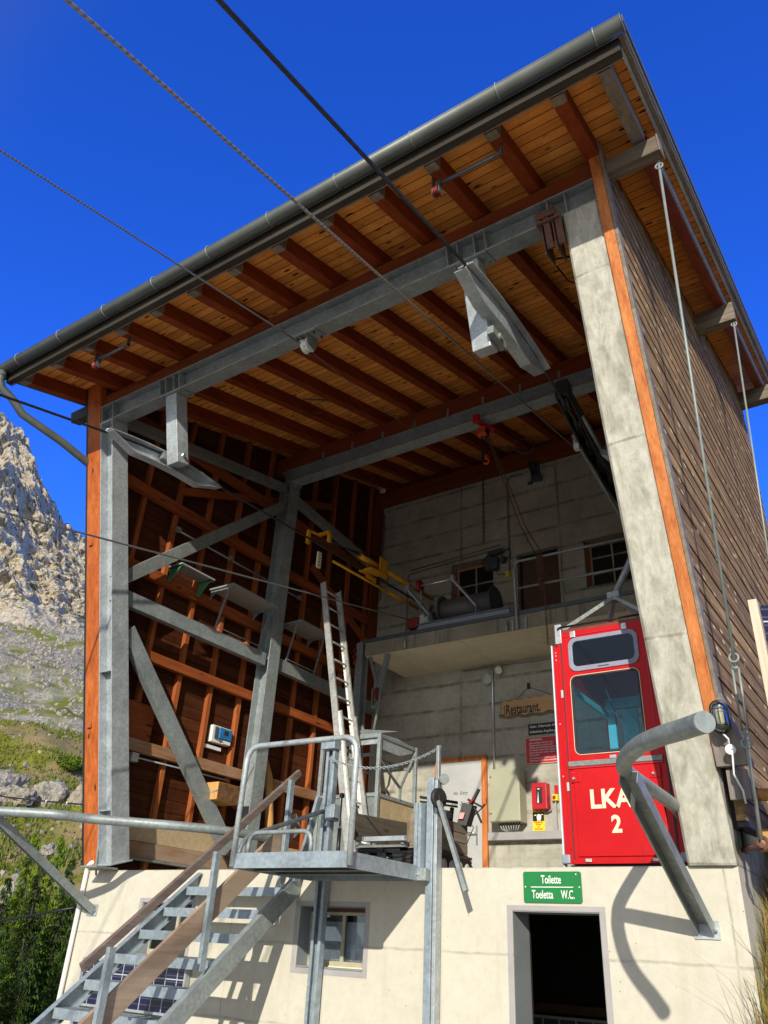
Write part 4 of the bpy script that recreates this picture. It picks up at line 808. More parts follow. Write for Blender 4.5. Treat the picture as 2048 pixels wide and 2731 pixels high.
guide([(-1.6, -3.0, .38), (-.9, -2.5, .38), (.48, -1.60, .38), (.93, -1.27, .38), (1.09, -.95, .38), (1.6, -.42, .38), (1.88, -.05, .38), (2.02, .35, .38), (2.03, .9, .38)], (.19, 0, -.40), (.36, -1.52, .33), 'thick tubular guide rail curving out to the left past the front column')
# ================================================================ CABIN
cb = thing('cable_car_cabin', 'bright red cable car cabin with LKA 2 in cream letters, hanging beside the concrete pillar', 'cabin', (6.12, .9, .05))
x0, x1, yf, yb, z0, z1 = 5.66, 6.585, .32, 1.55, .055, 2.03
b = MB(); W_ = [(5.775, 6.395, 1.665, 1.945), (5.775, 6.375, .925, 1.595)]
wall_xz(b, x0, x1, z0, z1, yf, yf+.035, W_); b.build('front_wall', 'red', cb)
b = MB(); b.box(x0, x1, yb-.03, yb, z0, .95); b.box(x0, x1, yb-.03, yb, 1.62, z1); b.box(x0, x0+.1, yb-.03, yb, .95, 1.62); b.box(x1-.1, x1, yb-.03, yb, .95, 1.62)
b.box(x0, x0+.03, yf+.035, yb-.03, z0, .95); b.box(x0, x0+.03, yf+.035, yb-.03, 1.62, z1); b.box(x0, x0+.03, yf+.035, yf+.15, .95, 1.62)
b.box(x1-.03, x1, yf+.035, yb-.03, z0, .95); b.box(x1-.03, x1, yf+.035, yb-.03, 1.62, z1); b.box(x1-.03, x1, yf+.035, yf+.15, .95, 1.62); b.box(x0+.03, x1-.03, yf+.035, yb-.03, z0, z0+.03)
b.build('body', 'red', cb)
b = MB(); b.box(x0+.001, x1-.001, yf+.001, yb, z1+.001, z1+.03); b.build('roof', 'redp', cb); b = MB(); b.tube([(x0+.04, yf-.02, z1+.05), (x1, yf-.02, z1+.05)], .010, 8); b.tube([(x0+.01, yf+.0, z1+.03), (x0+.03, yf-.02, z1+.05)], .010, 8); b.build('roof_rail', 'blackm', cb)
# windows: rounded frames
b = MB(); o = rrect(5.765, 6.405, 1.645, 1.965, yf-.012, .075); i_ = rrect(5.802, 6.368, 1.69, 1.928, yf-.012, .05); ring(b, o, i_, (0, .022, 0)); tw = b.build('top_window', 'lilac', cb, .003)
b = MB(); b.prism([(5.80, yf-.004, 1.688), (6.37, yf-.004, 1.688), (6.37, yf-.004, 1.93), (5.80, yf-.004, 1.93)], (0, .004, 0)); b.build('pane', 'glass', tw)
b = MB(); b.box(6.03, 6.13, yf-.016, yf-.0125, 1.663, 1.669); b.build('vent_slot', 'black', tw)
b = MB(); o = rrect(5.765, 6.385, .912, 1.607, yf-.006, .055); i_ = rrect(5.782, 6.368, .93, 1.592, yf-.006, .045); ring(b, o, i_, (0, .012, 0)); mw_ = b.build('main_window', 'black', cb)
b = MB(); o = rrect(5.762, 6.388, .909, 1.610, yf-.008, .058); i_ = rrect(5.766, 6.384, .913, 1.606, yf-.008, .054); ring(b, o, i_, (0, .006, 0)); b.build('trim', 'cletter', mw_)
b = MB(); b.box(5.775, 6.375, yf+.002, yf+.006, .92, 1.60); b.build('pane', 'glass', mw_)
# door panel edges
b = MB(); ring(b, [(x0+.045, yf-.006, .83), (6.47, yf-.006, .83), (6.47, yf-.006, 1.995), (x0+.045, yf-.006, 1.995)], [(x0+.052, yf-.006, .837), (6.463, yf-.006, .837), (6.463, yf-.006, 1.988), (x0+.052, yf-.006, 1.988)], (0, .006, 0)); b.build('door_seam', 'redd', cb)
b = MB(); b.box(x0+.03, x0+.038, yf-.004, yf-.001, .09, 1.98); b.build('black_seal', 'black', cb)
MB().box(5.735, 6.47, yf-.012, yf-.001, .105, .795).build('lower_panel', 'red', cb, .006)
b = MB(); b.box(5.70, 6.50, yf-.022, yf-.001, .815, .858); b.build('tread_strip', 'galvd', cb, .003); MB().box(5.70, 6.50, yf-.016, yf-.001, .798, .812).build('seal_strip', 'redd', cb)
b = MB(); b.box(6.07, 6.125, yf-.028, yf-.023, .86, .885); b.build('catch', 'chrome', cb)
for xx in (5.715, 6.385): 
    lp = MB().box(xx, xx+.085, yf-.020, yf-.0125, .685, .775).build('lock_plate', 'red', cb, .002); MB().lathe((xx+.03, yf-.02, .715), (0, -1, 0), [(0, .014), (.006, .014), (.008, .009), (.02, .009)], 12).build('lock', 'chrome', lp)
for xx, zz in ((5.79, .078), (6.33, .078)): 
    b = MB(); b.box(xx, xx+.05, yf-.016, yf-.001, zz-.012, zz+.014); b.build('hinge', 'alu', cb, .003)
for xx in (5.79, 6.27): b = MB(); b.box(xx, xx+.05, yf-.014, yf-.001, 1.97, 2.03); b.build('strap', 'alu', cb, .003)
b = MB(); b.box(5.60, 5.658, yf+.03, yf+.07, .06, 1.93); b.build('door_edge', 'red', cb, .006); b = MB(); b.box(5.585, 5.599, yf+.02, yf+.08, .02, 1.935); b.build('edge_trim', 'edge', cb, .003)
b = MB(); b.box(5.585, 5.66, yf-.015, yf+.025, .055, .125); b.build('corner_bumper', 'bgrey', cb, .01); b = MB(); b.box(6.54, 6.60, yf-.01, yf+.03, .06, .13); b.build('corner_bumper', 'bgrey', cb, .01)
b = MB()
for zz in (1.79, 1.83, 1.86, 1.2, .75): b.lathe((5.629, yf+.03, zz), (0, -1, 0), [(0, .006), (.004, .006)], 8)
b.build('rivet', 'lgrey', cb)
for zz in (.34, .60): MB().box(5.735, 6.47, yf-.0135, yf-.0122, zz, zz+.002).build('panel_crease', 'redd', cb)
for i in range(14): MB().lathe((5.672, yf, .16+.13*i), (0, -1, 0), [(0, .0055), (.003, .004)], 8).build('rivet', 'red', cb)
b = MB(); b.box(6.52, 6.535, yf-.008, yf-.0005, .12, 1.98); b.build('black_seal', 'black', cb)
for zz in (1.42, .62): MB().box(x0+.012, x0+.032, yf-.012, yf-.0005, zz, zz+.07).build('edge_catch', 'lgrey', cb)
b = MB(); b.box(x0-.02, x1+.01, yf+.05, yb-.05, .0, .05); b.build('floor_frame', 'blackm', cb)
# inside: teal rails and pale seat panels
b = MB(); b.box(x0+.03, x1-.03, 1.42, 1.46, 1.60, 1.70); b.box(x0+.035, x0+.07, .5, 1.41, 1.50, 1.56); b.box(5.70, 5.78, 1.44, 1.48, 1.0, 1.599); b.box(5.84, 6.0, 1.47, 1.49, .95, 1.599); b.build('inner_rail', 'teal', cb, .004)
b = MB(); b.box(6.28, 6.5, 1.3, 1.33, 1.0, 1.45); b.box(6.12, 6.22, 1.25, 1.26, 1.1, 1.52); b.build('seat_panel', 'lgrey', cb)
b = MB(); b.box(6.0, 6.12, .95, .97, .85, 1.05); b.tube([(5.92, .8, 1.6), (6.0, .8, 1.35), (6.08, .8, 1.2), (6.1, .8, .9)], .006, 6); b.build('control_box', 'dgrey', cb)
# lettering
text('LKA', .205, (5.862, yf-.0135, .475), 'cletter', cb, sx=.95, bold=.006, ext=.0006)
text('2', .18, (6.03, yf-.0135, .285), 'cletter', cb, sx=.92, bold=.006, ext=.0006)
# hanger arm
nd = V((6.06, .90, 2.56))
b = MB()
for c in ((x0+.02, yf+.05, z1), (x1-.03, yf+.05, z1), (x0+.02, yb-.05, z1), (x1-.03, yb-.05, z1)):
    b.beam(V(c)+V((0, 0, .04)), nd, .045, .035)
b.box(x0-.015, x0+.045, yf-.01, yf+.05, z1-.10, z1+.09)
b.build('hanger_bracket', 'galvl', cb, .003)
b = MB(); b.tube([nd, nd+V((.16, .0, .28)), nd+V((.34, .02, .62)), V((6.50, 1.0, 3.6)), V((6.45, 1.1, 4.2)), V((6.0, 1.2, 4.5))], .035, 10); b.box(6.0, 6.12, .86, .96, 2.51, 2.60); b.build('hanger_arm', 'galv', cb)
# ================================================================ ROPES
DB = V((.047, -1, -.30))
def ropething(label, paths, r, m_, n=8):
    P = [V(p) for p in paths]; o = MB(); 
    fine = []
    for i in range(len(P)-1):
        k = max(1, min(400, int((P[i+1]-P[i]).length/.5)))
        for j in range(k): fine.append(P[i].lerp(P[i+1], j/k))
    fine.append(P[-1]); o.tube(fine, r, n, uvs=True)
    o = o.build('steel_rope', m_, None, origin=P[0]); o['label'] = label; o['category'] = 'steel rope'; o['group'] = 'ropes of the cable car'; return o
XS = 5.87
ropething('thick black carrying rope over the right rope saddle above the red cabin', [V((XS, -1.87, 4.765))+V((.049, -1, -.301))*70, (XS, -1.87, 4.765), (XS, -1.4, 4.845), (XS, -.93, 4.872), (XS, -.5, 4.86), (XS, -.05, 4.82), (XS+.01, 1.63, 4.56), (XS+.02, 5.2, 4.0)], .0165, 'ropel')
ropething('thick black carrying rope over the left rope saddle beside the front column', [V((1.33, -1.98, 4.405))+V((.047, -1, -.276))*70, (1.33, -1.98, 4.405), (1.33, -1.6, 4.49), (1.33, -1.2, 4.56), (1.33, -.8, 4.60), (1.33, -.44, 4.605), (1.30, 4.6, 4.90)], .0155, 'ropel')
ropething('thick twisted steel rope passing between the two carrying ropes', [V((4.887, 4.5, 6.507))+V((.047, -1, -.277))*72, (4.887, 4.5, 6.507)], .0125, 'rope')
ropething('thin haul rope running over the white pulley under the front beam', [V((3.63, -1.5, 5.125))+V((.047, -1, -.271))*65, (3.63, -1.5, 5.125)], .0085, 'ropeg')
ropething('slack thin line behind the white pulley under the roof boards', [(3.63, -1.45, 5.13), (3.2, 1.2, 5.9), (3.05, 2.0, 6.35)], .004, 'ropeg')
ropething('low steel rope crossing in front of the front column to the small winch motor', [V((1.47, 4.3, 4.34))+V((.047, -1, -.226))*68, (1.47, 4.3, 4.34)], .011, 'ropeg')
# rope saddles on their hangers
def saddle(xc, cx0, cx1, yc, zc, slope, wbot, label, side):
    t = thing('rope_saddle', label, 'rope saddle', T((cx0+cx1)/2, .1, W0), 'rope saddles under the front beam')
    b = MB(); tbox(b, cx0-.10, cx1+.10, -.01, .235, W0-.018, W0-.002); b.build('top_plate', 'galv', t)
    for x in (cx0-.06, cx1+.06):
        for v_ in (.03, .19): MB().lathe(T(x, v_, W0-.018), -NN, [(0, .016), (.018, .016), (.019, .009), (.034, .009)], 6).build('bolt', 'galvd', t)
    b = MB(); tbox(b, cx0, cx1, .02, .20, wbot, W0-.019); b.build('hanger_column', 'galvl', t, .008)
    m = 24; Ls = 1.75
    def zt(u): return zc+slope*(u*Ls)-.30*u*u
    us = [-.5+i/m for i in range(m+1)]
    hgt = lambda u: .205*min(1, (0.5-abs(u))/.24+.12)
    # web
    b = MB(); tops = [V((xc-.006*side, yc+u*Ls, zt(u))) for u in us]; bots = [p-V((0, 0, hgt(u))) for p, u in zip(tops, us)]
    b.prism(tops+bots[::-1], (.012*side, 0, 0)); 
    # top flange
    def strip(x0_, x1_, f, th):
        vs = []
        for u in us: y = yc+u*Ls; z = f(u); vs += [(x0_, y, z), (x1_, y, z), (x1_, y, z+th), (x0_, y, z+th)]
        fs = []
        for i in range(m):
            for k in range(4): fs.append((i*4+k, i*4+(k+1) % 4, (i+1)*4+(k+1) % 4, (i+1)*4+k))
        fs += [(3, 2, 1, 0), (m*4, m*4+1, m*4+2, m*4+3)]; b.add(vs, fs)
    strip(xc-.075, xc+.075, lambda u: zt(u)+.0005, .010); strip(xc-.022, xc+.022, lambda u: zt(u)+.011, .018)
    strip(xc-.005-(.11 if side > 0 else 0), xc+.005+(0 if side > 0 else .11), lambda u: zt(u)-hgt(u)-.006, .009)
    b.build('shoe', 'galvl', t)
    b = MB(); c = T((cx0+cx1)/2, .11, wbot+.10); xa, xb = (cx1, xc-.01) if side > 0 else (xc+.01, cx0)
    b.cyl((min(xa, xb)-.02, c.y, c.z), (max(xa, xb)+.02, c.y, c.z), .035, 14); b.box(min(xa, xb), max(xa, xb), c.y-.14, c.y+.14, c.z-.05, c.z+.04); b.build('pin_bracket', 'galvd', t, .004)
    xq = cx0-.03 if side > 0 else cx1+.03
    MB().cyl((cx0-.03, c.y, c.z), (cx1+.03, c.y, c.z), .024, 8).build('pin', 'chrome', t)
    return t
saddle(1.33, 1.41, 1.60, -1.20, 4.565, .095, 4.54, 'galvanised rope saddle on a square hanger beside the front column', -1)
saddle(5.87, 5.60, 5.79, -.98, 4.855, .030, 4.50, 'galvanised rope saddle on a square hanger next to the pillar', 1)
# carriage on the right rope
ca = thing('carriage', 'black running gear carriage on the rope above the red cabin, beside the pillar', 'carriage', (5.9, 1.2, 4.7))
b = MB()
for xx in (5.80, 5.93): b.prism([(xx, .35, 4.93), (xx, 2.3, 4.58), (xx, 2.3, 4.40), (xx, 1.2, 4.50), (xx, .35, 4.78)], (.02, 0, 0))
b.box(5.82, 5.96, .33, .48, 4.78, 4.98); b.build('side_plate', 'blackm', ca, .004)
for y in (.5, .85, 1.2, 1.55, 1.9, 2.2): MB().lathe((5.83, y, 4.80-.15*(y-.4)), (1, 0, 0), [(0, .07), (.02, .10), (.04, .075), (.06, .075), (.08, .10), (.09, .07)], 18).build('wheel', 'blackm', ca)
b = MB(); b.beam((5.78, .9, 4.62), (5.78, 2.6, 4.28), .035, .05); b.beam((5.98, .7, 4.68), (5.98, 1.25, 4.55), .03, .04); b.build('guard_bar', 'galvd', ca)
MB().box(5.74, 5.80, 1.0, 1.06, 4.5, 4.62).build('bracket', 'lgrey', ca); MB().tube([(5.98, 1.3, 4.55), (6.05, 1.45, 4.5)], .04, 8).build('buffer', 'lgrey', ca)
sk = thing('rope_socket', 'dark rope socket where the twisted rope ends near the back wall', 'rope socket', (4.9, 4.55, 6.5))
dA = V((-.047, 1, .277)).normalized(); b = MB(); b.lathe((4.887, 4.5, 6.507), dA, [(0, .02), (.04, .06), (.2, .075), (.22, .05), (.3, .05), (.32, .075), (.36, .075), (.38, .05), (.45, .05), (.47, .06), (.70, .06)], 16); b.build('socket', 'blackm', sk)
# left wheels on the yellow frame
yf_ = thing('spare_carriage', 'yellow carriage frame with a long tube on the left rope above the gallery', 'carriage', (1.3, 3.3, 5.0))
b = MB(); b.box(1.18, 1.22, 1.72, 1.78, 4.72, 4.95); b.box(1.18, 1.42, 1.98, 2.04, 4.97, 5.01); b.beam((1.2, 1.75, 4.94), (1.2, 2.02, 4.99), .03, .03); b.box(1.38, 1.42, 1.98, 2.04, 4.82, 5.0); b.build('stirrup', 'yel', yf_, .003)
b = MB(); b.tube([(1.38, 2.85, 4.95), (1.38, 3.55, 5.0)], .045, 12); b.tube([(1.38, 3.55, 5.0), (1.42, 5.1, 5.05)], .038, 12); b.build('tube', 'yel', yf_)
b = MB(); b.beam((1.36, 3.05, 4.80), (1.36, 3.45, 4.85), .26, .03); b.box(1.46, 1.475, 3.3, 3.55, 4.78, 5.12); b.box(1.27, 1.28, 3.2, 3.5, 4.74, 5.10); b.build('plate', 'yel', yf_, .003)
b = MB(); b.tube([(1.2, 2.4, 4.70), (1.2, 4.9, 4.84)], .022, 8); b.tube([(1.2, 4.0, 4.79), (1.2, 5.1, 4.86)], .03, 8); b.build('lower_tube', 'yel', yf_)
b = MB(); b.tube([(1.28, 1.9, 4.76), (1.28, 5.0, 4.93)], .016, 8); b.tube([(1.40, 2.05, 4.85), (1.40, 2.9, 4.96)], .014, 8); b.tube([(1.1, 2.1, 5.0), (1.1, 3.3, 5.25), (1.36, 3.5, 5.15)], .014, 8); b.build('hose', 'black', yf_)
b = MB(); b.box(1.17, 1.20, 2.02, 2.12, 4.45, 4.72); b.build('hole_plate', 'cletter', yf_, .01)
b = MB()
for k in range(4): b.lathe((1.2, 2.07, 4.49+.06*k), (1, 0, 0), [(0.0, .012), (.003, .012)], 8)
b.build('hole', 'black', yf_)
# pulleys
pu = thing('beam_pulley', 'white plastic pulley between two cheek plates under the middle of the front beam', 'pulley', T(3.63, .1, W0))
b = MB(); tbox(b, 3.50, 3.80, .0, .22, W0-.016, W0-.002); b.build('mounting_plate', 'galv', pu)
for x in (3.57, 3.67): b = MB(); b.prism([T(x, .0, W0-.017), T(x, .2, W0-.017), T(x, .2, W0-.10), T(x, .14, W0-.19), T(x, .04, W0-.14)], (.007, 0, 0)); b.build('cheek', 'galvd', pu)
b = MB(); c = T(3.6, .08, W0-.13); b.lathe((3.585, c.y, c.z), (1, 0, 0), [(0, .085), (.012, .085), (.03, .062), (.055, .062), (.07, .085), (.082, .085)], 24); b.build('wheel', 'wht', pu)
for x in (3.53, 3.76):
    for v_ in (.04, .18): MB().lathe(T(x, v_, W0-.016), -NN, [(0, .014), (.016, .014), (.017, .008), (.03, .008)], 6).build('bolt', 'blackm', pu)
for xa, xb, lb in ((1.12, 1.66, 'left'), (5.83, 6.47, 'right')):
    e = thing('pulley_bar', 'grey steel bar with a red rope pulley under the %s rafters of the front eave' % lb, 'pulley bar', (xa, -2.36, 5.3), 'pulley bars under the eave')
    ya = -2.30; za = roof(ya, -.44)
    b = MB(); b.tube([(xa, ya, za), (xb, ya, za)], .018, 8); b.box(xb-.01, xb, ya-.02, ya+.02, za-.02, za+.13); b.box(xa-.05, xa-.04, ya-.025, ya+.025, za-.12, za+.11); b.box(xa+.02, xa+.03, ya-.025, ya+.025, za-.12, za+.03); b.build('bar', 'dgrey', e)
    b = MB(); 
    for k in range(3): b.lathe((xa-.034+k*.017, ya, za-.085), (1, 0, 0), [(0, .048), (.004, .048), (.007, .03), (.01, .03), (.013, .048)], 18)
    b.build('pulley', 'redp', e)
# ================================================================ GALLERY EQUIPMENT
wi = thing('rope_winch', 'grey rope winch with a large cable drum on the gallery edge', 'winch', (2.5, 4.3, 3.95))
MB().ibeam((1.65, 4.25, 4.14), (3.35, 4.25, 4.14), .10, .11, tf=.01, tw=.008).build('base_beam', 'bgrey', wi, .002); MB().ibeam((1.65, 4.85, 4.14), (3.35, 4.85, 4.14), .10, .11).build('base_beam', 'bgrey', wi)
dm = NT('wound_rope'); q = dm.sep(); f = dm.math('ABSOLUTE', dm.math('SUBTRACT', dm.math('FRACT', dm.math('DIVIDE', q[0], .014)), .5)); k_ = dm.ramp(f, (.1, 1.), (.5, 0.)); dm.out(dm.mix(k_, (.06, .06, .06), (.24, .24, .24)), .5, .4, k_, .8, .006)
MB().lathe((2.02, 4.55, 4.48), (1, 0, 0), [(0, .20), (.95, .20)], 36).build('wound_rope', dm.m, wi)
for x in (2.0, 2.97): MB().lathe((x, 4.55, 4.48), (1, 0, 0), [(0, .27), (.018, .27)], 36).build('drum_flange', 'dgrey', wi)
for x in (1.90, 2.78): b = MB(); b.prism([(x, 4.2, 4.2), (x, 4.4, 4.2), (x, 4.3, 4.34), (x, 4.2, 4.36)], (.01, 0, 0)); b.beam((x, 4.25, 4.34), (x-.32, 4.05, 4.78), .03, .10, (0, 1, .2)); b.box(x-.36, x-.29, 4.0, 4.08, 4.76, 4.85); b.build('arm', 'bgrey', wi)
b = MB(); b.tube([(1.55, 4.04, 4.80), (2.47, 4.04, 4.80)], .018, 10); b.build('shaft', 'chrome', wi); b = MB(); b.lathe((1.78, 4.04, 4.80), (1, 0, 0), [(0, .09), (.01, .11), (.03, .085), (.05, .11), (.06, .09)], 24); b.build('guide_wheel', 'redp', wi)
b = MB(); b.box(1.48, 1.68, 4.2, 4.4, 4.14, 4.33); b.build('motor', 'redp', wi, .01); b = MB(); b.cyl((1.69, 4.3, 4.26), (1.86, 4.3, 4.28), .07, 14); b.box(1.72, 1.80, 4.22, 4.4, 4.2, 4.36); b.build('gearbox', 'lgrey', wi)
b = chain(MB(), [(1.84, 4.03, 4.72), (1.80, 4.1, 4.5), (1.76, 4.15, 4.36)], .03, .004); b.build('chain', 'chrome', wi)
rl = thing('gallery_railing', 'grey painted tube railing on the gallery above the red cabin', 'railing', (5.0, 3.95, 3.9))
b = MB(); b.tube([(3.63, 3.93, 3.68)]+bend2((3.63, 3.93, 3.7), (3.60, 3.93, 4.80), (6.6, 3.93, 4.78), .12)+[(6.6, 3.93, 4.78)], .022, 10); b.build('top_rail', 'galv', rl); b = MB(); b.tube([(3.62, 3.93, 4.34), (6.6, 3.93, 4.32)], .018, 10); b.build('middle_rail', 'galv', rl)
for x in (3.52, 3.74): MB().box(x, x+.035, 3.955, 3.984, 3.68, 3.86).build('socket', 'galv', rl)
b = MB(); b.cyl((3.45, 3.93, 3.68), (3.45, 3.93, 3.84), .025, 10); b.cyl((1.62, 3.93, 3.70), (1.62, 3.93, 3.88), .025, 10); b.build('socket_tube', 'galv', rl)
ch = thing('chain_hoist', 'red and orange chain hoist clamped under the rear beam, with long hanging chains', 'chain hoist', (4.0, 2.17, 6.24))
b = MB(); b.box(3.90, 4.0, 2.02, 2.06, 6.18, 6.33); b.box(4.0, 4.10, 2.28, 2.32, 6.14, 6.30); b.beam((3.94, 2.04, 6.19), (4.07, 2.30, 6.16), .03, .03); b.beam((4.0, 2.04, 6.19), (4.12, 2.30, 6.16), .03, .03); b.build('beam_clamp', 'redd', ch, .005)
b = MB(); b.box(3.93, 4.06, 2.1, 2.24, 6.02, 6.13); b.lathe((3.92, 2.17, 6.07), (1, 0, 0), [(0, .07), (.14, .07)], 18); b.torus((4.0, 2.17, 6.15), (1, 0, 0), .03, .01, 12, 6); b.build('body', 'orng', ch, .005)
b = chain(MB(), [(3.98, 2.17, 6.02), (3.98, 2.17, 4.25)], .05, .006, .014); chain(b, [(4.04, 2.17, 6.02), (4.04, 2.17, 5.62)], .05, .006, .014); b.build('load_chain', 'blackm', ch)
b = MB(); b.torus((4.04, 2.17, 5.55), (0, 1, 0), .04, .014, 14, 6, -PI*.6, PI); b.cyl((4.04, 2.17, 5.58), (4.04, 2.17, 5.66), .02, 8); b.build('hook', 'orng', ch)
b = chain(MB(), [(4.03, 2.2, 6.02), (4.08, 2.6, 5.5), (4.02, 3.3, 5.05), (4.0, 3.9, 4.82)], .04, .0035, .012); chain(b, [(4.05, 2.2, 6.02), (4.13, 2.6, 5.5), (4.1, 3.3, 5.02), (4.1, 3.9, 4.82)], .04, .0035, .012); b.build('hand_chain', 'rust', ch)
b = MB()
for k in range(5): chain(b, [(4.0+.025*k, 3.90-.01*(k % 2), 4.82), (4.02+.02*k, 3.89, 4.4), (4.06+.012*k, 3.89, 4.23)], .045, .005, .014)
chain(b, [(4.10, 3.89, 4.25), (4.12, 3.89, 3.35)], .045, .0045, .014); b.build('chain_bundle', 'rust', ch)
wa = thing('wall_pulley', 'dark steel pulley block bolted high on the back wall with a rope to the roof', 'pulley block', (3.5, 5.1, 7.2))
b = MB(); b.box(3.42, 3.60, 5.22, 5.25, 7.05, 7.42); b.box(3.36, 3.45, 5.2, 5.249, 7.0, 7.05); b.box(3.50, 3.64, 5.15, 5.219, 7.0, 7.12); b.prism([(3.48, 5.22, 7.1), (3.48, 5.22, 7.36), (3.48, 4.98, 7.38), (3.48, 5.0, 7.2)], (.012, 0, 0)); b.prism([(3.54, 5.22, 7.1), (3.54, 5.22, 7.36), (3.54, 4.98, 7.38), (3.54, 5.0, 7.2)], (.012, 0, 0)); b.build('bracket', 'dgrey', wa); MB().lathe((3.495, 5.06, 7.28), (1, 0, 0), [(0, .09), (.01, .09), (.02, .07), (.03, .09), (.04, .09)], 20).build('pulley', 'blackm', wa)
b = chain(MB(), [(3.5, 4.98, 7.36), (3.55, 4.3, 7.2)], .05, .006, .015); b.tube([(3.55, 4.3, 7.2), (3.8, 3.0, 6.4), (4.02, 2.2, 6.05)], .006, 6); b.build('rope_and_chain', 'dgrey', wa)
lp = thing('wire_loop', 'loose wire loop hanging from the roof boards near the back wall', 'wire loop', (3.7, 4.4, 7.2)); b = MB(); b.torus((3.75, 4.2, 7.12), (.1, .25, 1), .17, .005, 28, 6); b.build('wire', 'galvd', lp)
lq = thing('wire_loop', 'short wire sling clipped to a rafter left of the rear column', 'wire loop', (1.7, .8, 5.8)); b = MB(); zz = roof(.6, -.33); b.tube([(1.95, .45, zz-.02), (2.2, .75, zz+.06)], .012, 6); b.torus((2.1, .62, zz-.14), (.6, -.8, 0), .08, .005, 20, 6, .6, 5.6); b.build('wire', 'dgrey', lq)
lr = thing('cable_sling', 'dark cable sling looped under the roof boards beside the pillar', 'cable', (6.5, -.2, 5.9)); b = MB(); zz = roof(-.2, -.32); b.tube([(6.15, -.35, zz-.03), (6.5, -.2, zz)], .012, 6); b.tube([(6.52, -.2, zz), (6.5, -.1, zz-.25), (6.4, -.1, zz-.34), (6.25, -.2, zz-.28), (6.17, -.3, zz-.1)], .009, 6); b.build('wire', 'blackm', lr)
lt = thing('steel_offcuts', 'dark flat steel offcuts leaning against the back wall behind the winch', 'steel bars', (1.2, 4.9, 3.9)); b = MB()
for i in range(4): b.beam((1.25+.07*i, 4.75, 3.9), (1.40+.05*i, 5.15, 4.95-.15*i), .06, .02, (0, 1, .3))
b.torus((1.45, 4.85, 4.4), (.2, 1, .1), .14, .02, 18, 6); b.build('bar', 'dgrey', lt)
# conduits on the back wall
cq = thing('wall_conduit', 'pale metal conduit bent across the upper back wall and down to the boxes', 'conduit', (2.9, 5.22, 6.5))
b = MB(); b.tube([(3.25, 5.22, 7.27)]+bend2((3.25, 5.22, 7.27), (2.94, 5.22, 7.27), (2.93, 5.22, 5.5), .12)+[(2.93, 5.22, 5.35)], .018, 8); b.tube([(.80, 5.22, 4.0)]+bend2((.80, 5.22, 4.0), (.80, 5.22, 5.72), (2.8, 5.22, 5.83), .1)+bend2((.8, 5.22, 5.72), (2.85, 5.22, 5.83), (2.85, 5.22, 5.4), .1), .013, 8); b.tube([(.85, 5.23, 5.80), (2.75, 5.23, 5.90)], .012, 8); b.tube([(.17, 5.20, 7.2), (.17, 5.20, 5.3)], .02, 8); b.build('pipe', 'galvd', cq)
jx = thing('junction_box', 'dark grey switch boxes with looping cables beside the upper back window', 'switch box', (2.68, 5.2, 5.5)); b = MB(); b.box(2.50, 2.74, 5.12, 5.245, 5.40, 5.64); b.box(2.56, 2.84, 5.1, 5.2, 5.68, 5.75); b.box(2.80, 2.88, 5.13, 5.22, 5.5, 5.62); b.build('case', 'dgrey', jx, .008)
b = MB(); b.tube([(2.55, 5.15, 5.7), (2.44, 5.15, 5.6), (2.45, 5.15, 5.4), (2.55, 5.15, 5.38)], .012, 6); b.tube([(2.84, 5.15, 5.72), (2.98, 5.15, 5.74), (3.0, 5.15, 5.6), (2.9, 5.15, 5.55)], .01, 6); b.tube([(2.7, 5.15, 5.4), (2.74, 5.15, 5.28), (2.88, 5.15, 5.26)], .008, 6); b.build('cable', 'black', jx); MB().box(2.87, 2.94, 5.18, 5.245, 5.22, 5.32).build('yellow_switch', 'yelp', jx); MB().box(2.97, 3.03, 5.235, 5.245, 5.36, 5.46).build('red_sign', 'redp', jx)
# lower back wall
sd_ = thing('service_door', 'grey service door in an orange wooden frame, lettered No Entry', 'door', (1.96, 5.2, 0))
b = MB(); b.box(1.49, 1.565, 5.19, 5.248, 0, 2.19); b.box(2.345, 2.435, 5.19, 5.248, 0, 2.19); b.box(1.565, 2.345, 5.19, 5.248, 2.115, 2.19); b.build('frame', 'trim', sd_, .004)
MB().box(1.567, 2.343, 5.205, 5.247, .01, 2.112).build('leaf', 'doorg', sd_, .004)
b = MB(); b.box(2.24, 2.27, 5.197, 5.204, .85, 1.13); b.tube([(2.255, 5.2, 1.02), (2.255, 5.15, 1.02), (2.12, 5.15, 1.02)], .011, 8); b.build('handle', 'chrome', sd_)
text('No  Entry', .078, (1.83, 5.2035, 1.60), 'black', sd_, sx=.82, skew=.35, ext=.0004); text('Kein  Zutritt', .078, (1.80, 5.2035, 1.44), 'black', sd_, sx=.8, skew=.35, ext=.0004)
eb = thing('switch_cabinet', 'large beige grey electrical cabinet on the back wall beside the orange door frame', 'electrical cabinet', (2.85, 5.05, 1.5))
MB().box(2.60, 3.10, 4.96, 5.20, 1.13, 1.90).build('case', 'egrey', eb, .008); b = MB(); b.box(2.605, 3.085, 4.948, 4.959, 1.14, 1.89); b.build('door', 'egrey', eb, .006)
for zz in (1.25, 1.78): MB().lathe((2.63, 4.948, zz), (0, -1, 0), [(0, .012), (.006, .012)], 10).build('lock', 'black', eb)
b = MB()
for i in range(8): b.cyl((2.72+.045*i, 5.06, 1.10), (2.72+.045*i, 5.06, 1.129), .013, 8)
b.build('cable_gland', 'black', eb); b = MB()
for i in range(8): b.tube([(2.72+.045*i, 5.06, 1.10), (2.74+.038*i, 5.08, 1.05), (2.80+.02*i, 5.12, 1.01)], .006, 6)
b.build('cable', 'lgrey', eb)
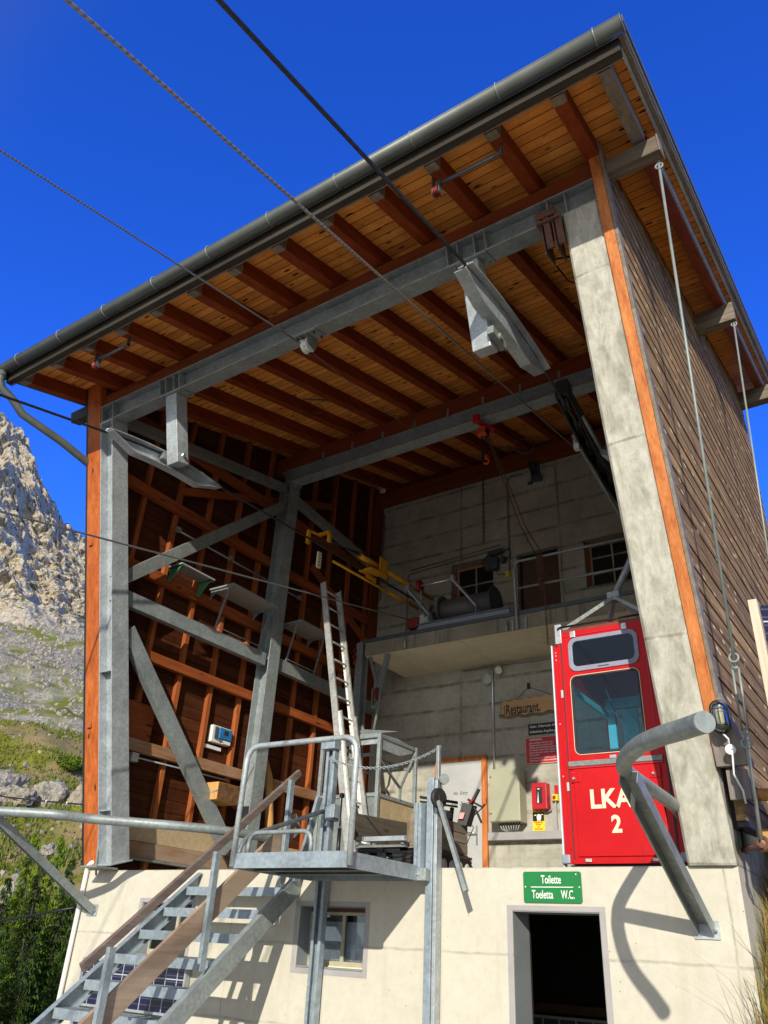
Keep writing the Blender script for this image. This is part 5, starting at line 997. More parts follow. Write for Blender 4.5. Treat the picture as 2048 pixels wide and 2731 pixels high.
tk2 = thing('cable_trunking', 'long grey cable trunking running under the switch cabinet towards the cabin', 'cable trunking', (3.2, 5.2, .95)); b = MB(); b.box(2.48, 5.2, 5.12, 5.248, .90, 1.01); b.box(3.50, 3.57, 5.2, 5.248, 1.011, 1.40); b.build('duct', 'framg', tk2, .003)
rb = thing('red_call_box', 'small red wall box with a dark window, right of the beige cabinet', 'call box', (3.35, 5.18, 1.52))
MB().box(3.23, 3.47, 5.10, 5.248, 1.31, 1.685).build('case', 'redd', rb, .008); b = MB(); b.box(3.31, 3.40, 5.09, 5.0985, 1.39, 1.62); wnd = b.build('window', 'black', rb); b = MB(); b.prism([(3.325, 5.085, 1.395), (3.35, 5.085, 1.395), (3.345, 5.085, 1.56)], (0, .004, 0)); b.box(3.335, 3.37, 5.084, 5.089, 1.585, 1.60); b.build('hammer', 'wht', wnd)
es = thing('emergency_stop', 'yellow emergency stop switch with a red knob, next to the red cabin', 'emergency stop', (3.58, 5.2, 1.5)); MB().box(3.53, 3.61, 5.16, 5.248, 1.43, 1.52).build('case', 'yelp', es, .006); MB().lathe((3.57, 5.16, 1.475), (0, -1, 0), [(0, .015), (.01, .015), (.012, .024), (.03, .022)], 14).build('knob', 'redd', es); MB().box(3.54, 3.60, 5.238, 5.248, 1.54, 1.66).build('plate', 'redd', es)
b = MB(); b.tube([(3.57, 5.2, 1.43), (3.56, 5.2, 1.36), (3.44, 5.2, 1.28)], .008, 6); b.build('cable', 'lgrey', es)
# signs
sg = thing('cattle_sign', 'small yellow warning sheet lettered Achtung with a white faced cow on a dark photo', 'sign', (3.27, 5.23, 1.17))
MB().box(3.175, 3.36, 5.236, 5.246, 1.03, 1.32).build('sheet', 'yelp', sg); MB().box(3.178, 3.357, 5.232, 5.2355, 1.165, 1.285).build('photo', 'dark', sg)
b = MB(); b.prism([(3.25, 5.2312, 1.17), (3.30, 5.2312, 1.17), (3.315, 5.2312, 1.22), (3.30, 5.2312, 1.265), (3.26, 5.2312, 1.27), (3.24, 5.2312, 1.22)], (0, .0006, 0)); b.prism([(3.19, 5.2312, 1.24), (3.24, 5.2312, 1.245), (3.235, 5.2312, 1.265)], (0, .0006, 0)); b.prism([(3.31, 5.2312, 1.245), (3.35, 5.2312, 1.25), (3.32, 5.2312, 1.27)], (0, .0006, 0)); b.build('cow_face', 'wht', sg)
text('ACHTUNG', .036, (3.268, 5.2355, 1.291), 'black', sg, sx=.95, bold=.001, align='CENTER', ext=.0003)
for i, l in enumerate(('Neugierige', 'Rinder', 'am', 'Startplatz!')): text(l, .036, (3.268, 5.2355, 1.138-.031*i), 'redd', sg, sx=.9, bold=.001, align='CENTER', ext=.0003)
sg = thing('warning_sign', 'red enamel sign with the white heading Warnung, on the wall left of the cabin', 'sign', (3.5, 5.23, 2.2))
MB().box(3.10, 3.82, 5.232, 5.244, 1.99, 2.40).build('plate', 'redd', sg, .004); b = MB(); ring(b, [(3.105, 5.2305, 1.995), (3.815, 5.2305, 1.995), (3.815, 5.2305, 2.395), (3.105, 5.2305, 2.395)], [(3.111, 5.2305, 2.001), (3.809, 5.2305, 2.001), (3.809, 5.2305, 2.389), (3.111, 5.2305, 2.389)], (0, .001, 0)); b.build('border', 'cletter', sg)
text('WARNUNG', .042, (3.17, 5.2312, 2.345), 'wht', sg, sx=.95, bold=.0008, ext=.0004)
for i, l in enumerate(('Jeder unbefugte Aufenthalt in der', 'Seilbahnstation ist verboten. Bei', 'Unfällen wird jede Haftung abgelehnt.', 'Für Schäden, welche durch spielende', 'Kinder verursacht werden, sind die', 'Eltern haftbar.', 'Zur Benützung der Seilbahn sind die', 'Bedienungs-Vorschriften zu beachten.')): text(l, .036, (3.17, 5.2312, 2.298-.037*i-(.008 if i > 5 else 0)), 'wht', sg, sx=.82, ext=.0004)
sg = thing('maker_plate', 'black plate with the grey lettering Gebr. Odermatt AG, above the red sign', 'sign', (3.5, 5.23, 2.5)); MB().box(3.16, 3.78, 5.236, 5.246, 2.435, 2.61).build('plate', 'black', sg, .003)
text('Gebr. Odermatt AG', .056, (3.19, 5.2352, 2.545), 'wht', sg, sx=.95, bold=.0008, ext=.0004); text('Seilbahnbau Engelberg', .054, (3.185, 5.2352, 2.465), 'wht', sg, sx=.88, bold=.0008, ext=.0004)
sg = thing('restaurant_sign', 'carved wooden Restaurant board hanging from a nail by a cord', 'sign', (3.2, 5.2, 2.9))
b = MB(); tp_ = [(2.735+.055*i, 5.195, 3.0+.012*math.sin(i*1.9)+.002*i) for i in range(21)]; bt_ = [(2.68+.0575*i, 5.195, 2.735+.014*math.sin(i*1.3+1)+.006*abs(10-i)*.3) for i in range(21)]
b.prism(tp_+bt_[::-1], (0, .04, 0)); b.build('board', 'signwood', sg, .004)
b = MB(); b.prism([(p[0], 5.1945, p[2]-.002) for p in bt_]+[(p[0], 5.1945, p[2]+.035+.01*math.sin(i*2.2)) for i, p in reversed(list(enumerate(bt_)))], (0, .001, 0)); b.build('bark', 'greyx', sg)
fnt = text('Restaurant.', .225, (2.80, 5.1938, 2.79), 'black', sg, sx=.58, bold=.004, ext=.0006)
b = MB()
for i, xx in enumerate((2.782, 2.79)): b.tube([(xx, 5.193, 2.94-.02*i), (xx-.015, 5.193, 2.88), (xx+.005, 5.193, 2.82), (xx-.02, 5.193, 2.77+.01*i), (xx-.035, 5.193, 2.79)], .003, 5)
for k in range(6): b.box(2.722-.008*k, 2.735-.008*k, 5.192, 5.194, 2.95-.038*k, 2.965-.038*k)
b.prism([(3.62, 5.193, 2.88), (3.66, 5.193, 2.905), (3.62, 5.193, 2.93)], (0, .001, 0)); b.build('flourish', 'black', sg)
b = MB(); b.tube([(2.95, 5.2, 2.99), (3.20, 5.23, 3.21), (3.62, 5.2, 3.02)], .004, 5); b.box(3.18, 3.22, 5.21, 5.249, 3.18, 3.27); b.build('cord', 'black', sg)
sg = thing('toilet_sign', 'green enamel sign reading Toilette, Toeletta W.C. above the dark doorway', 'sign', (5.6, -.01, -.12))
TX0, TX1, TZ0, TZ1 = 5.385, 5.862, -.253, -.033
b = MB(); b.prism(rrect(TX0, TX1, TZ0, TZ1, -.012, .018), (0, .010, 0)); b.build('plate', 'green', sg)
text('Toilette', .083, ((TX0+TX1)/2-.005, -.0125, -.117), 'wht', sg, sx=.62, bold=.0010, align='CENTER', ext=.0006); text('Toeletta', .083, (TX0+.158, -.0125, -.222), 'wht', sg, sx=.62, bold=.0010, align='CENTER', ext=.0006); text('W.C.', .083, (TX1-.112, -.0125, -.222), 'wht', sg, sx=.60, bold=.0010, align='CENTER', ext=.0006)
b = MB(); b.box(TX0+.064, TX1-.065, -.0135, -.0125, -.146, -.140); b.build('divider', 'wht', sg)
for q in ((TX0+.018, -.142), (TX1-.016, -.142), (TX1-.038, -.053)): MB().lathe((q[0], -.0125, q[1]), (0, -1, 0), [(0, .006), (.003, .005)], 10).build('screw', 'wht', sg)
bl = thing('bell', 'round grey alarm bell high under the gallery slab', 'bell', (2.45, 5.2, 3.46)); MB().lathe((2.46, 5.245, 3.43), (0, -1, 0), [(0, .03), (.03, .03), (.035, .105), (.06, .10), (.085, .06), (.09, .01)], 24).build('dome', 'lgrey', bl)
lm = thing('wall_lamp', 'small white spotlight beside the alarm bell on a vertical conduit', 'lamp', (2.7, 5.15, 3.5)); b = MB(); b.lathe((2.68, 5.2, 3.60), (.3, -.55, -.5), [(0, .04), (.06, .055), (.15, .06), (.16, .05)], 16); b.build('head', 'wht', lm)
b = MB(); b.tube([(2.56, 5.22, 1.91), (2.56, 5.22, 3.55), (2.5, 5.22, 3.66)], .018, 8); b.tube([(2.0, 5.22, 3.64), (6.6, 5.22, 3.64)], .016, 6); b.build('conduit', 'chrome', lm)
# ================================================================ OUTSIDE RIGHT
bl2 = thing('bulkhead_lamp', 'oval caged bulkhead lamp with a white socket on a grey board at the pillar edge', 'lamp', (7.12, -.4, .8))
MB().prism([(7.005, -.345, 1.10), (7.12, -.345, 1.12), (7.24, -.25, .62), (7.01, -.235, .62)], (.02, .05, 0)).build('board', 'greyz', bl2, .003)
MB().box(7.06, 7.20, -.20, -.16, .40, .60).build('lower_board', 'greyz', bl2, .003)
def LP(x, y, z): return V((x, y, z))
cL = V((7.115, -.375, .93)); ax = V((.13, -.95, -.2)).normalized(); upv = V((.02, -.2, 1)); upv = (upv-ax*upv.dot(ax)).normalized(); sv = upv.cross(ax).normalized()
def oval(mb, c, r, hl, prof, n=24):
    rings = []
    for d_, k in prof:
        rg = []
        for i in range(n):
            a = 2*PI*i/n; cx_, cy_ = math.cos(a), math.sin(a); off = hl if cy_ > 0 else -hl
            rg.append(c+ax*d_+sv*(cx_*r*k)+upv*(cy_*r*k+off))
        rings.append(rg)
    base = [p for r_ in rings for p in r_]; m = len(rings)
    mb.add(base, [(i*n+k, i*n+(k+1) % n, (i+1)*n+(k+1) % n, (i+1)*n+k) for i in range(m-1) for k in range(n)]+[tuple((m-1)*n+k for k in range(n))], True); return mb
oval(MB(), cL, .058, .055, [(-.0, 1.1), (.025, 1.1), (.03, 1.0)]).build('base', 'blackm', bl2)
oval(MB(), cL, .052, .055, [(.02, 1.0), (.05, .98), (.075, .82), (.088, .5), (.09, .1)]).build('glass', 'lglass', bl2); oval(MB(), cL, .03, .03, [(.025, 1.0), (.055, .9), (.065, .4)]).build('bulb', 'wht', bl2)
b = MB()
for k in (-.055, 0.055): b.tube([cL+upv*k+sv*.06+ax*.02, cL+upv*k+sv*.045+ax*.08, cL+upv*k+ax*.098, cL+upv*k-sv*.045+ax*.08, cL+upv*k-sv*.06+ax*.02], .003, 6)
b.tube([cL+upv*.115+ax*.02, cL+upv*.10+ax*.07, cL+ax*.098, cL-upv*.10+ax*.07, cL-upv*.115+ax*.02], .003, 6); b.build('cage', 'blackm', bl2)
b = MB(); cs = V((7.14, -.33, .71)); b.lathe(cs, ax, [(0, .034), (.02, .036), (.022, .028)], 20); b.build('socket', 'wht', bl2); b = MB()
for k in range(3): b.lathe(cs+ax*.022+V((.010*(k-1), 0, .006*(k % 2))), ax, [(0, .004), (.001, .004)], 8)
b.build('socket_hole', 'black', bl2); b = MB(); b.tube([cL-upv*.115+ax*.03, cs+V((0, -.02, .07)), cs+V((0, -.01, .035))], .007, 6); b.tube([cs-V((-.01, .01, .035)), (7.13, -.30, .55), (7.16, -.24, .45), (7.16, -.21, .37)], .007, 6); b.build('cable', 'wht', bl2)
def rod(top, bot, label, tb=True):
    t = thing('tension_rod', label, 'tension rod', bot, 'tension rods bracing the roof overhang')
    A, Z = V(top), V(bot); b = MB(); b.tube([A, A.lerp(Z, .80)], .012, 8); b.tube([A.lerp(Z, .87), Z], .012, 8); b.build('rod', 'rod', t)
    d = (Z-A).normalized(); p, q = A.lerp(Z, .795), A.lerp(Z, .875); s_ = d.cross(V((0, 1, 0))).normalized()*.02
    b = MB(); b.tube([p+s_, q+s_], .009, 6); b.tube([p-s_, q-s_], .009, 6); b.tube([p-s_, p+s_], .014, 6); b.tube([q-s_, q+s_], .014, 6); b.build('turnbuckle', 'rod', t)
    
    for c_ in (p-d*.07, q+d*.07, A+d*.02): MB().torus(c_, (0, 1, 0), .031, .009, 16, 6).build('shackle', 'rod', t)
    return t
rod((7.555, -1.46, 5.42), (7.24, -.34, .12), 'grey tension rod with a turnbuckle running past the bulkhead lamp')
rod((7.555, 2.12, 6.48), (7.22, 2.2, .45), 'grey tension rod hanging from the second roof beam stub')
rod((7.56, 5.42, 7.5), (7.24, 5.3, .9), 'grey tension rod at the rear end of the timber siding')
an = thing('rod_anchor', 'rusty steel bracket with an eye holding the foot of the front tension rod', 'bracket', (7.1, .2, .15)); b = MB(); b.prism([(7.001, .28, .26), (7.001, .28, .14), (7.24, -.36, .09), (7.24, -.36, .12)], (0, .006, 0)); b.box(7.001, 7.01, .2, .4, .12, .28); b.build('plate', 'galvd', an); b = MB(); b.torus((7.24, -.32, .10), (.3, 1, 0), .035, .014, 16, 8); b.tube([(7.0, .25, .13), (7.24, -.36, .085)], .018, 8); b.build('eye', 'rust', an)
for (a, c, r, lb) in (((7.15, .12, .48), (8.0, .42, .50), .045, 'pale round log crossing behind the front tension rod'), ((7.16, .02, .16), (8.0, .30, .17), .075, 'thick sawn log at the foot of the front tension rod')):
    lg = thing('log', lb, 'log', a); b = MB(); b.tube([a, c], r, 9); b.build('wood', 'ywood', lg)
spn = thing('solar_panel', 'solar panel in a pale wooden frame standing against the right timber siding', 'solar panel', (7.6, -1.3, 1))
b = MB(); b.beam((7.60, -1.335, .70), (7.60, -1.335, 1.36), .05, .07, (0, 1, 0)); b.build('frame', 'palew', spn); b = MB(); b.prism([(7.63, -1.30, .75), (8.3, -1.0, .75), (8.3, -1.0, 1.34), (7.63, -1.30, 1.34)], (0, .03, 0)); b.build('cells', 'solar', spn)
# solar panels on the base wall behind the stairs
for zt_, zb_, lb in ((-.85, -1.28, 'blue solar panel behind the stairs, the upper of two on the cream wall'), (-1.30, -1.98, 'blue solar panel low on the cream wall, below another panel')):
    s = thing('solar_panel', lb, 'solar panel', (1.1, -.05, zb_), 'solar panels behind the stairs'); MB().box(.31, 1.84, -.065, -.035, zb_+.02, zt_-.02).build('cells', 'solar', s)
    b = MB(); ring(b, [(.29, -.072, zb_), (1.86, -.072, zb_), (1.86, -.072, zt_), (.29, -.072, zt_)], [(.311, -.072, zb_+.021), (1.839, -.072, zb_+.021), (1.839, -.072, zt_-.021), (.311, -.072, zt_-.021)], (0, .06, 0)); b.build('frame', 'galvl', s)
# ================================================================ GROUND, BANK, BACKGROUND
def struct(o, kind='structure', label=None, cat=None):
    o['kind'] = kind
    if label: o['label'] = label; o['category'] = cat
    return o
def m_ground(name, cols, sc=3., rock=None):
    t = NT(name); n = t.noise(sc, 8, .7); n2 = t.noise(sc*7, 5, .7); n3 = t.noise(sc*.17, 5, .6)
    col = t.ramp(n, (.3, cols[0]), (.5, cols[1]), (.7, cols[2])); col = t.mix(t.math('MULTIPLY', t.ramp(n2, (.45, 0.), (.62, 1.)), .6), col, tuple(x*.45 for x in cols[0]))
    if len(cols) > 3: col = t.mix(t.ramp(n3, (.47, 0.), (.58, 1.)), col, cols[3])
    return t.out(col, .95, 0, n2, .9, .05, .1)
MAT['gravel'] = m_ground('gravel_and_grass', [(.34, .30, .23), (.52, .47, .37), (.62, .56, .45)], 1.2)
MAT['grass'] = m_ground('alpine_grass', [(.10, .12, .012), (.20, .21, .02), (.27, .26, .05), (.27, .20, .11)], .5)
MAT['scree'] = m_ground('scree_and_tufts', [(.10, .10, .07), (.34, .32, .28), (.46, .44, .40), (.13, .15, .03)], .28)
MAT['bank'] = m_ground('dry_bank_soil', [(.16, .11, .045), (.26, .19, .08), (.30, .24, .11)], 2.)
def m_rock(name, c1, c2, sc):
    t = NT(name); w_ = t.noise(sc*.5, 6, .7); n = t.noise(sc*3, 8, .75, t.vmul((1, 1, .6)), .8); v = t.vor(sc*2.2, feat='DISTANCE_TO_EDGE')
    col = t.ramp(n, (.30, c1), (.60, c2)); col = t.mix(t.ramp(w_, (.45, 0.), (.62, .55)), col, (c2[0]*1.05, c2[1]*.9, c2[2]*.68))
    col = t.mix(t.ramp(v, (.0, .6), (.06, 0.)), col, tuple(x*.3 for x in c1))
    s = t.sep(); gn = t.n('ShaderNodeNewGeometry'); nz = t.sep(gn.outputs['Normal'])[2]
    gm = t.math('MULTIPLY', t.ramp(nz, (.62, 0.), (.78, 1.)), t.ramp(t.noise(sc*.8, 4), (.42, 0.), (.55, 1.)))
    col = t.mix(gm, col, (.10, .12, .02))
    return t.out(col, .95, 0, t.math('ADD', n, t.math('MULTIPLY', v, .5)), 1., 1.2/sc*.05, .1)
MAT['rock'] = m_rock('limestone_cliff', (.20, .185, .16), (.52, .475, .41), .16)
MAT['rockn'] = m_rock('grey_boulder', (.16, .15, .13), (.40, .37, .33), 1.1)
rad = math.radians
def polar(az, r): return CAM.x+r*math.sin(az), CAM.y+r*math.cos(az)
def interp(x, tab):
    if x <= tab[0][0]: return tab[0][1]
    for (a, b_), (c, d) in zip(tab, tab[1:]):
        if x <= c: t = (x-a)/(c-a); return b_+(d-b_)*t
    return tab[-1][1]
SKYL = [(-80, 33), (-70, 32.2), (-66.4, 30.8), (-65.3, 30.5), (-64, 29.7), (-63, 28.3), (-61.9, 27.2), (-61.2, 26.3), (-60.5, 26.0), (-59.9, 25.1), (-58.9, 24.8), (-57.6, 23.7), (-55, 21), (-50, 16), (-40, 12), (0, 10), (60, 12), (110, 14)]
def sect(a): return 1-min(1, max(0, (a+50)/14))      # 1 on the mountain side, 0 elsewhere
ELV = [(6, -15.5), (9, -14), (15, -11.5), (25, -9.), (34, -5.5), (44, -2.), (54, 1.5), (64, 4.5), (76, 7.3), (90, 9.8), (100, 11.1), (112, 11.4), (150, 12.9), (220, 15.4), (300, 18.2)]
def elev(a, r):
    e = interp(r, ELV); s = sect(a)
    low = interp(r, [(6, -15.5), (9, -11), (20, -6), (60, 1), (150, 4), (300, 6)])
    return e*s+low*(1-s)
def grid(name, mat, a0, a1, na, rs, disp, zf=None, parent=None):
    vs = []; fs = []; nr = len(rs)
    for i in range(na+1):
        a = a0+(a1-a0)*i/na
        for j, r in enumerate(rs):
            x, y = polar(rad(a), r); z = CAM.z+r*math.tan(rad((zf or elev)(a, r)))
            p = V((x, y, z)); vs.append(p+disp(p, a, r, j/(nr-1)))
    for i in range(na):
        for j in range(nr-1): fs.append((i*nr+j, (i+1)*nr+j, (i+1)*nr+j+1, i*nr+j+1))
    b = MB(); b.add(vs, fs, name != 'mountain_cliff'); return struct(b.build(name, mat))
geo = lambda a, b_, n: [a*(b_/a)**(i/n) for i in range(n+1)]
def dn(p, a, r, t):
    k = min(1, r/60); return V((0, 0, (noise.fractal(p*.09, 1, 2, 5)*1.6+noise.fractal(p*.5, 1, 2, 4)*.28)*k-(0 if r > 9 else 0)))
grid('hillside', 'grass', -85, -45, 150, geo(8, 118, 150), dn)
grid('scree_slope', 'scree', -85, -45, 150, geo(112, 312, 80), lambda p, a, r, t: V((0, 0, noise.fractal(p*.03, 1, 2, 6)*5+abs(noise.fractal(p*.22, 1, 2, 4))*.7)))
def cl(a, r):
    t = (r-300)/150; top = interp(a, SKYL)+noise.noise(V((a*1.4, 1, 2)))*.3; b0 = 17.6
    return b0+(top-b0)*min(1, t)**.85 if t <= 1 else top
def dc(p, a, r, t):
    w_ = V((p.x*.05, p.y*.05, p.z*.028)); f = noise.fractal(w_*.6, .9, 2.1, 7); rg = abs(noise.fractal(w_*1.6+V((5, 1, 2)), .8, 2.2, 7)); d = (p-CAM); d.z = 0; d.normalize()
    up = 5.5*(1-t*.55)
    q = V((p.x*.045+p.z*.03, p.y*.045, p.z*.03)); v1 = noise.voronoi(q)[0]; q2 = V((p.x*.13-p.z*.05, p.y*.13, p.z*.11)); v2 = noise.voronoi(q2)[0]; v3 = noise.voronoi(q2*2.7)[0]
    g3 = (v1[0]*9+v2[0]*4.5+v3[0]*2.0)/2.2-2.5
    return -d*(f*15+rg*7-g3*2.6)*min(1, t*5)+V((0, 0, f*up*.7-rg*2*(1-t*.5)-g3*.5))
grid('mountain_cliff', 'rock', -84, -46, 320, [300+150*i/170 for i in range(171)]+[470, 520, 700], dc, cl)
grid('distant_slope', 'grass', -46, 120, 60, geo(9, 320, 40), lambda p, a, r, t: V((0, 0, noise.fractal(p*.02, 1, 2, 4)*2)))
# ground in front of and around the station
b = MB(); n = 70; x0g, x1g, y0g, y1g = -26, 34, -40, 12; vs = []
for i in range(n+1):
    for j in range(n+1):
        x = x0g+(x1g-x0g)*i/n; y = y0g+(y1g-y0g)*j/n; z = -2.32+noise.fractal(V((x*.3, y*.3, 0)), 1, 2, 4)*.10
        if x < -1: z -= (-1-x)*.22
        if y < -9: z -= (-9-y)*.10
        vs.append((x, y, z))
b.add(vs, [(i*(n+1)+j, (i+1)*(n+1)+j, (i+1)*(n+1)+j+1, i*(n+1)+j+1) for i in range(n) for j in range(n)], True); struct(b.build('ground', 'gravel'))
def bankz(x, y): return interp(y, [(-3.0, -2.35), (-1.0, -1.6), (-.1, -1.0), (.6, -.35), (1.6, .12), (3.5, .3), (9, .8), (14, 1.2)])+min(1.2, (x-7.0)*.22)+noise.fractal(V((x*1.1, y*1.1, 0)), 1, 2, 4)*.07
b = MB(); n = 60; vs = []
for i in range(n+1):
    for j in range(n+1): x = 7.003+9*(i/n)**1.4; y = -3.0+17*j/n; vs.append((x, y, bankz(x, y)))
b.add(vs, [(i*(n+1)+j, (i+1)*(n+1)+j, (i+1)*(n+1)+j+1, i*(n+1)+j+1) for i in range(n) for j in range(n)], True); struct(b.build('bank', 'bank'))
# grass on the bank
def grassmat(name, cols):
    t = NT(name); r = t.n('ShaderNodeNewGeometry').outputs['Random Per Island']; return t.out(t.ramp(r, (.0, cols[0]), (.5, cols[1]), (1., cols[2])), .8, 0, None, spec=.2)
MAT['blade'] = grassmat('dry_and_green_blades', [(.10, .13, .02), (.30, .25, .07), (.34, .18, .06)]); MAT['bladeg'] = grassmat('green_blades', [(.05, .09, .01), (.12, .15, .02), (.20, .20, .05)])
def blades(n, area, hf, wf, zf, lean=.5, seed=1):
    R = random.Random(seed); b = MB(); vs = b.v; fs = b.f
    for _ in range(n):
        x, y = area(R); z = zf(x, y)-.01; h = hf(R); a = R.uniform(0, 2*PI); l = V((math.cos(a), math.sin(a), 0))*h*R.uniform(.1, lean); s = V((-math.sin(a), math.cos(a), 0))*wf; k = len(vs); p = V((x, y, z))
        vs += [p-s, p+s, p+V((0, 0, h*.6))+l*.4+s*.7, p+V((0, 0, h*.6))+l*.4-s*.7, p+V((0, 0, h*.9))+l]; fs += [(k, k+1, k+2, k+3), (k+3, k+2, k+4)]; b.sm += [False, False]
    return b
b = blades(9000, lambda R: (7.02+abs(R.gauss(0, .8)), R.uniform(-.5, 4.5)), lambda R: R.uniform(.15, .50), .004, bankz, .8, 3); struct(b.build('bank_grass', 'blade'), 'stuff', 'tall dry and green grass growing on the bank beside the right wall', 'grass')
b = blades(70, lambda R: (7.03+abs(R.gauss(0, .10)), R.uniform(-1.3, .1)), lambda R: R.uniform(.3, .8), .0022, bankz, 1.3, 5); struct(b.build('seeding_stalks', 'bladeg'), 'stuff', 'thin seeding stalks at the right corner of the cream base', 'grass')
b = blades(260, lambda R: (R.uniform(2.9, 4.4), R.uniform(-.5, -.05)), lambda R: R.uniform(.5, 1.15), .0022, lambda x, y: -2.32, .35, 6); struct(b.build('wall_foot_stalks', 'blade'), 'stuff', 'thin dry stalks at the foot of the cream base wall', 'grass')
# hillside tufts as shrubs
def blob(mb, c, r, sq, R, n=60, q=.09):
    for _ in range(n):
        d = V((R.gauss(0, 1), R.gauss(0, 1), R.gauss(0, 1))).normalized()*R.uniform(.55, 1.); p = V(c)+V((d.x*r, d.y*r, d.z*r*sq)); s = q*R.uniform(.6, 1.3)*r; u = V((R.gauss(0, 1), R.gauss(0, 1), R.gauss(0, 1))).normalized()*s; w_ = u.cross(V((R.gauss(0, 1), R.gauss(0, 1), R.gauss(0, 1)))).normalized()*s
        k = len(mb.v); mb.v += [p-u, p+w_*.6, p+u, p-w_*.6]; mb.f.append((k, k+1, k+2, k+3)); mb.sm.append(False)
def needlemat(name, c):
    t = NT(name); r = t.n('ShaderNodeNewGeometry').outputs['Random Per Island']; n = t.noise(.9, 3)
    col = t.mix(t.ramp(n, (.4, 0.), (.62, 1.)), t.ramp(r, (0., tuple(x*.45 for x in c)), (1., c)), tuple(min(1, x*1.5) for x in c)); t.b.inputs['Subsurface Weight'].default_value = 0
    return t.out(col, .75, 0, None, spec=.2)
MAT['spruce'] = needlemat('spruce_needles', (.030, .056, .007)); MAT['larch'] = needlemat('larch_needles', (.12, .19, .012)); MAT['shrubm'] = needlemat('shrub_leaves', (.11, .16, .015)); MAT['bark'] = m_plain('conifer_bark', (.05, .038, .028), .9, 0, .3, 12)
def conifer(seed, H, spread, mat, dens=1.):
    R = random.Random(seed); t = bpy.data.objects.new('conifer', None); COL.objects.link(t); WL[t.name] = V((0, 0, 0))
    MB().tube([(0, 0, -.5), (.02, 0, H*.5), (0, .01, H)], .1, 7, rs=[H*.013, H*.008, .008]).build('trunk', 'bark', t)
    b = MB(); z = H*.06
    while z < H*.985:
        f = 1-z/H; L0 = spread*(f**.85)*1.0+.05; nb = max(4, int(9*f+4))
        for k in range(nb):
            a = R.uniform(0, 2*PI); L = L0*R.uniform(.6, 1.12); dr = V((math.cos(a), math.sin(a), 0)); sd = V((-dr.y, dr.x, 0)); m = max(3, int(L/.075*dens))
            for i in range(m):
                u = (i+.6)/m; c = V((0, 0, z))+dr*L*u+V((0, 0, -.32*L*u+.22*L*u*u+R.uniform(-.03, .03)))
                wd = (.05+.20*L*(1-u*.75))*R.uniform(.6, 1.2)
                for s_ in (-1, 1):
                    tip = c+sd*s_*wd+dr*wd*.55+V((0, 0, -.06*R.uniform(0, 2))); q = dr*.020*R.uniform(.8, 1.6); n_ = V((0, 0, .022))*R.uniform(.3, 2)
                    kk = len(b.v); b.v += [c-q, c+q+n_, tip+q*.4, tip-q*.3-n_]; b.f.append((kk, kk+1, kk+2, kk+3)); b.sm.append(False)
        z += H*.014+.03*R.random()
    b.build('crown', mat, t); return t
protos = [conifer(11, 6, 1.0, 'spruce'), conifer(12, 6, .85, 'larch'), conifer(13, 6, 1.15, 'spruce')]
TREES = [(-53.9, 27, 5.6, 0, 'tall dark spruce nearest the base corner on the hillside'), (-55.6, 24, 5.2, 2, 'broad dark spruce at the lower left of the hillside'), (-57.3, 25, 5.0, 0, 'dark spruce at the left picture edge'), (-54.8, 31, 6.2, 1, 'bright green larch standing between dark spruces'),
         (-56.4, 33, 6.2, 1, 'slender bright green larch behind the broad spruce'), (-52.4, 33, 6.0, 1, 'bright green larch next to the cream wall edge'), (-58.2, 33, 5.6, 1, 'bright green larch beyond the left picture edge'), (-53.4, 38, 4.2, 2, 'small spruce high on the grass slope'), (-57.5, 40, 3.8, 1, 'small larch high on the grass slope'), (-55.2, 21, 3.6, 0, 'short spruce low at the bottom left'), (-53.0, 22, 4.0, 2, 'short broad spruce behind the stair stringer'), (-51.8, 28, 5.4, 0, 'dark spruce half hidden behind the base wall'), (-59.3, 28, 5.4, 2, 'broad spruce outside the left picture edge'), (-56.9, 20.5, 3.6, 2, 'low broad spruce at the very bottom left')]
use = [0, 0, 0]
for az_, r, h, k, lb in TREES:
    src = protos[k]; o = src if not use[k] else dup(src); use[k] = 1
    x, y = polar(rad(az_), r); z = CAM.z+r*math.tan(rad(elev(az_, r)))
    o.location = (x, y, z-.3); o.scale = (h/5.4,)*3; o.rotation_euler = (0, 0, az_*7.7); o['label'] = lb; o['category'] = 'tree'; o['group'] = 'conifers on the hillside'
# shrubs
sp = None
for i, (az_, r, s, lb) in enumerate(((-56.7, 42, 1.7, 'bushy green shrub at the left above the trees'), (-54.2, 45, 1.6, 'bushy green shrub in the middle above the trees'), (-52.6, 43, 1.8, 'bushy green shrub beside the timber corner'), (-58.0, 47, 1.5, 'bushy shrub at the left edge below the rocks'), (-55.4, 88, 1.5, 'dark shrub near the top of the grass slope'), (-55.5, 39, 1.3, 'low shrub between two larches'), (-53.2, 52, 1.4, 'low shrub below the biggest boulder'))):
    if sp is None: b = MB(); blob(b, (0, 0, .3), 1., .7, random.Random(4), 1500, .09); blob(b, (.6, .3, .1), .7, .7, random.Random(5), 700, .10); sp = b.build('shrub', 'shrubm'); o = sp
    else: o = sp.copy(); COL.objects.link(o); WL[o.name] = V((0, 0, 0))
    x, y = polar(rad(az_), r); z = CAM.z+r*math.tan(rad(elev(az_, r))); o.location = (x, y, z+.1); o.scale = (s, s, s*.8); o.rotation_euler = (0, 0, i*1.3); o['label'] = lb; o['category'] = 'shrub'; o['group'] = 'shrubs on the hillside'
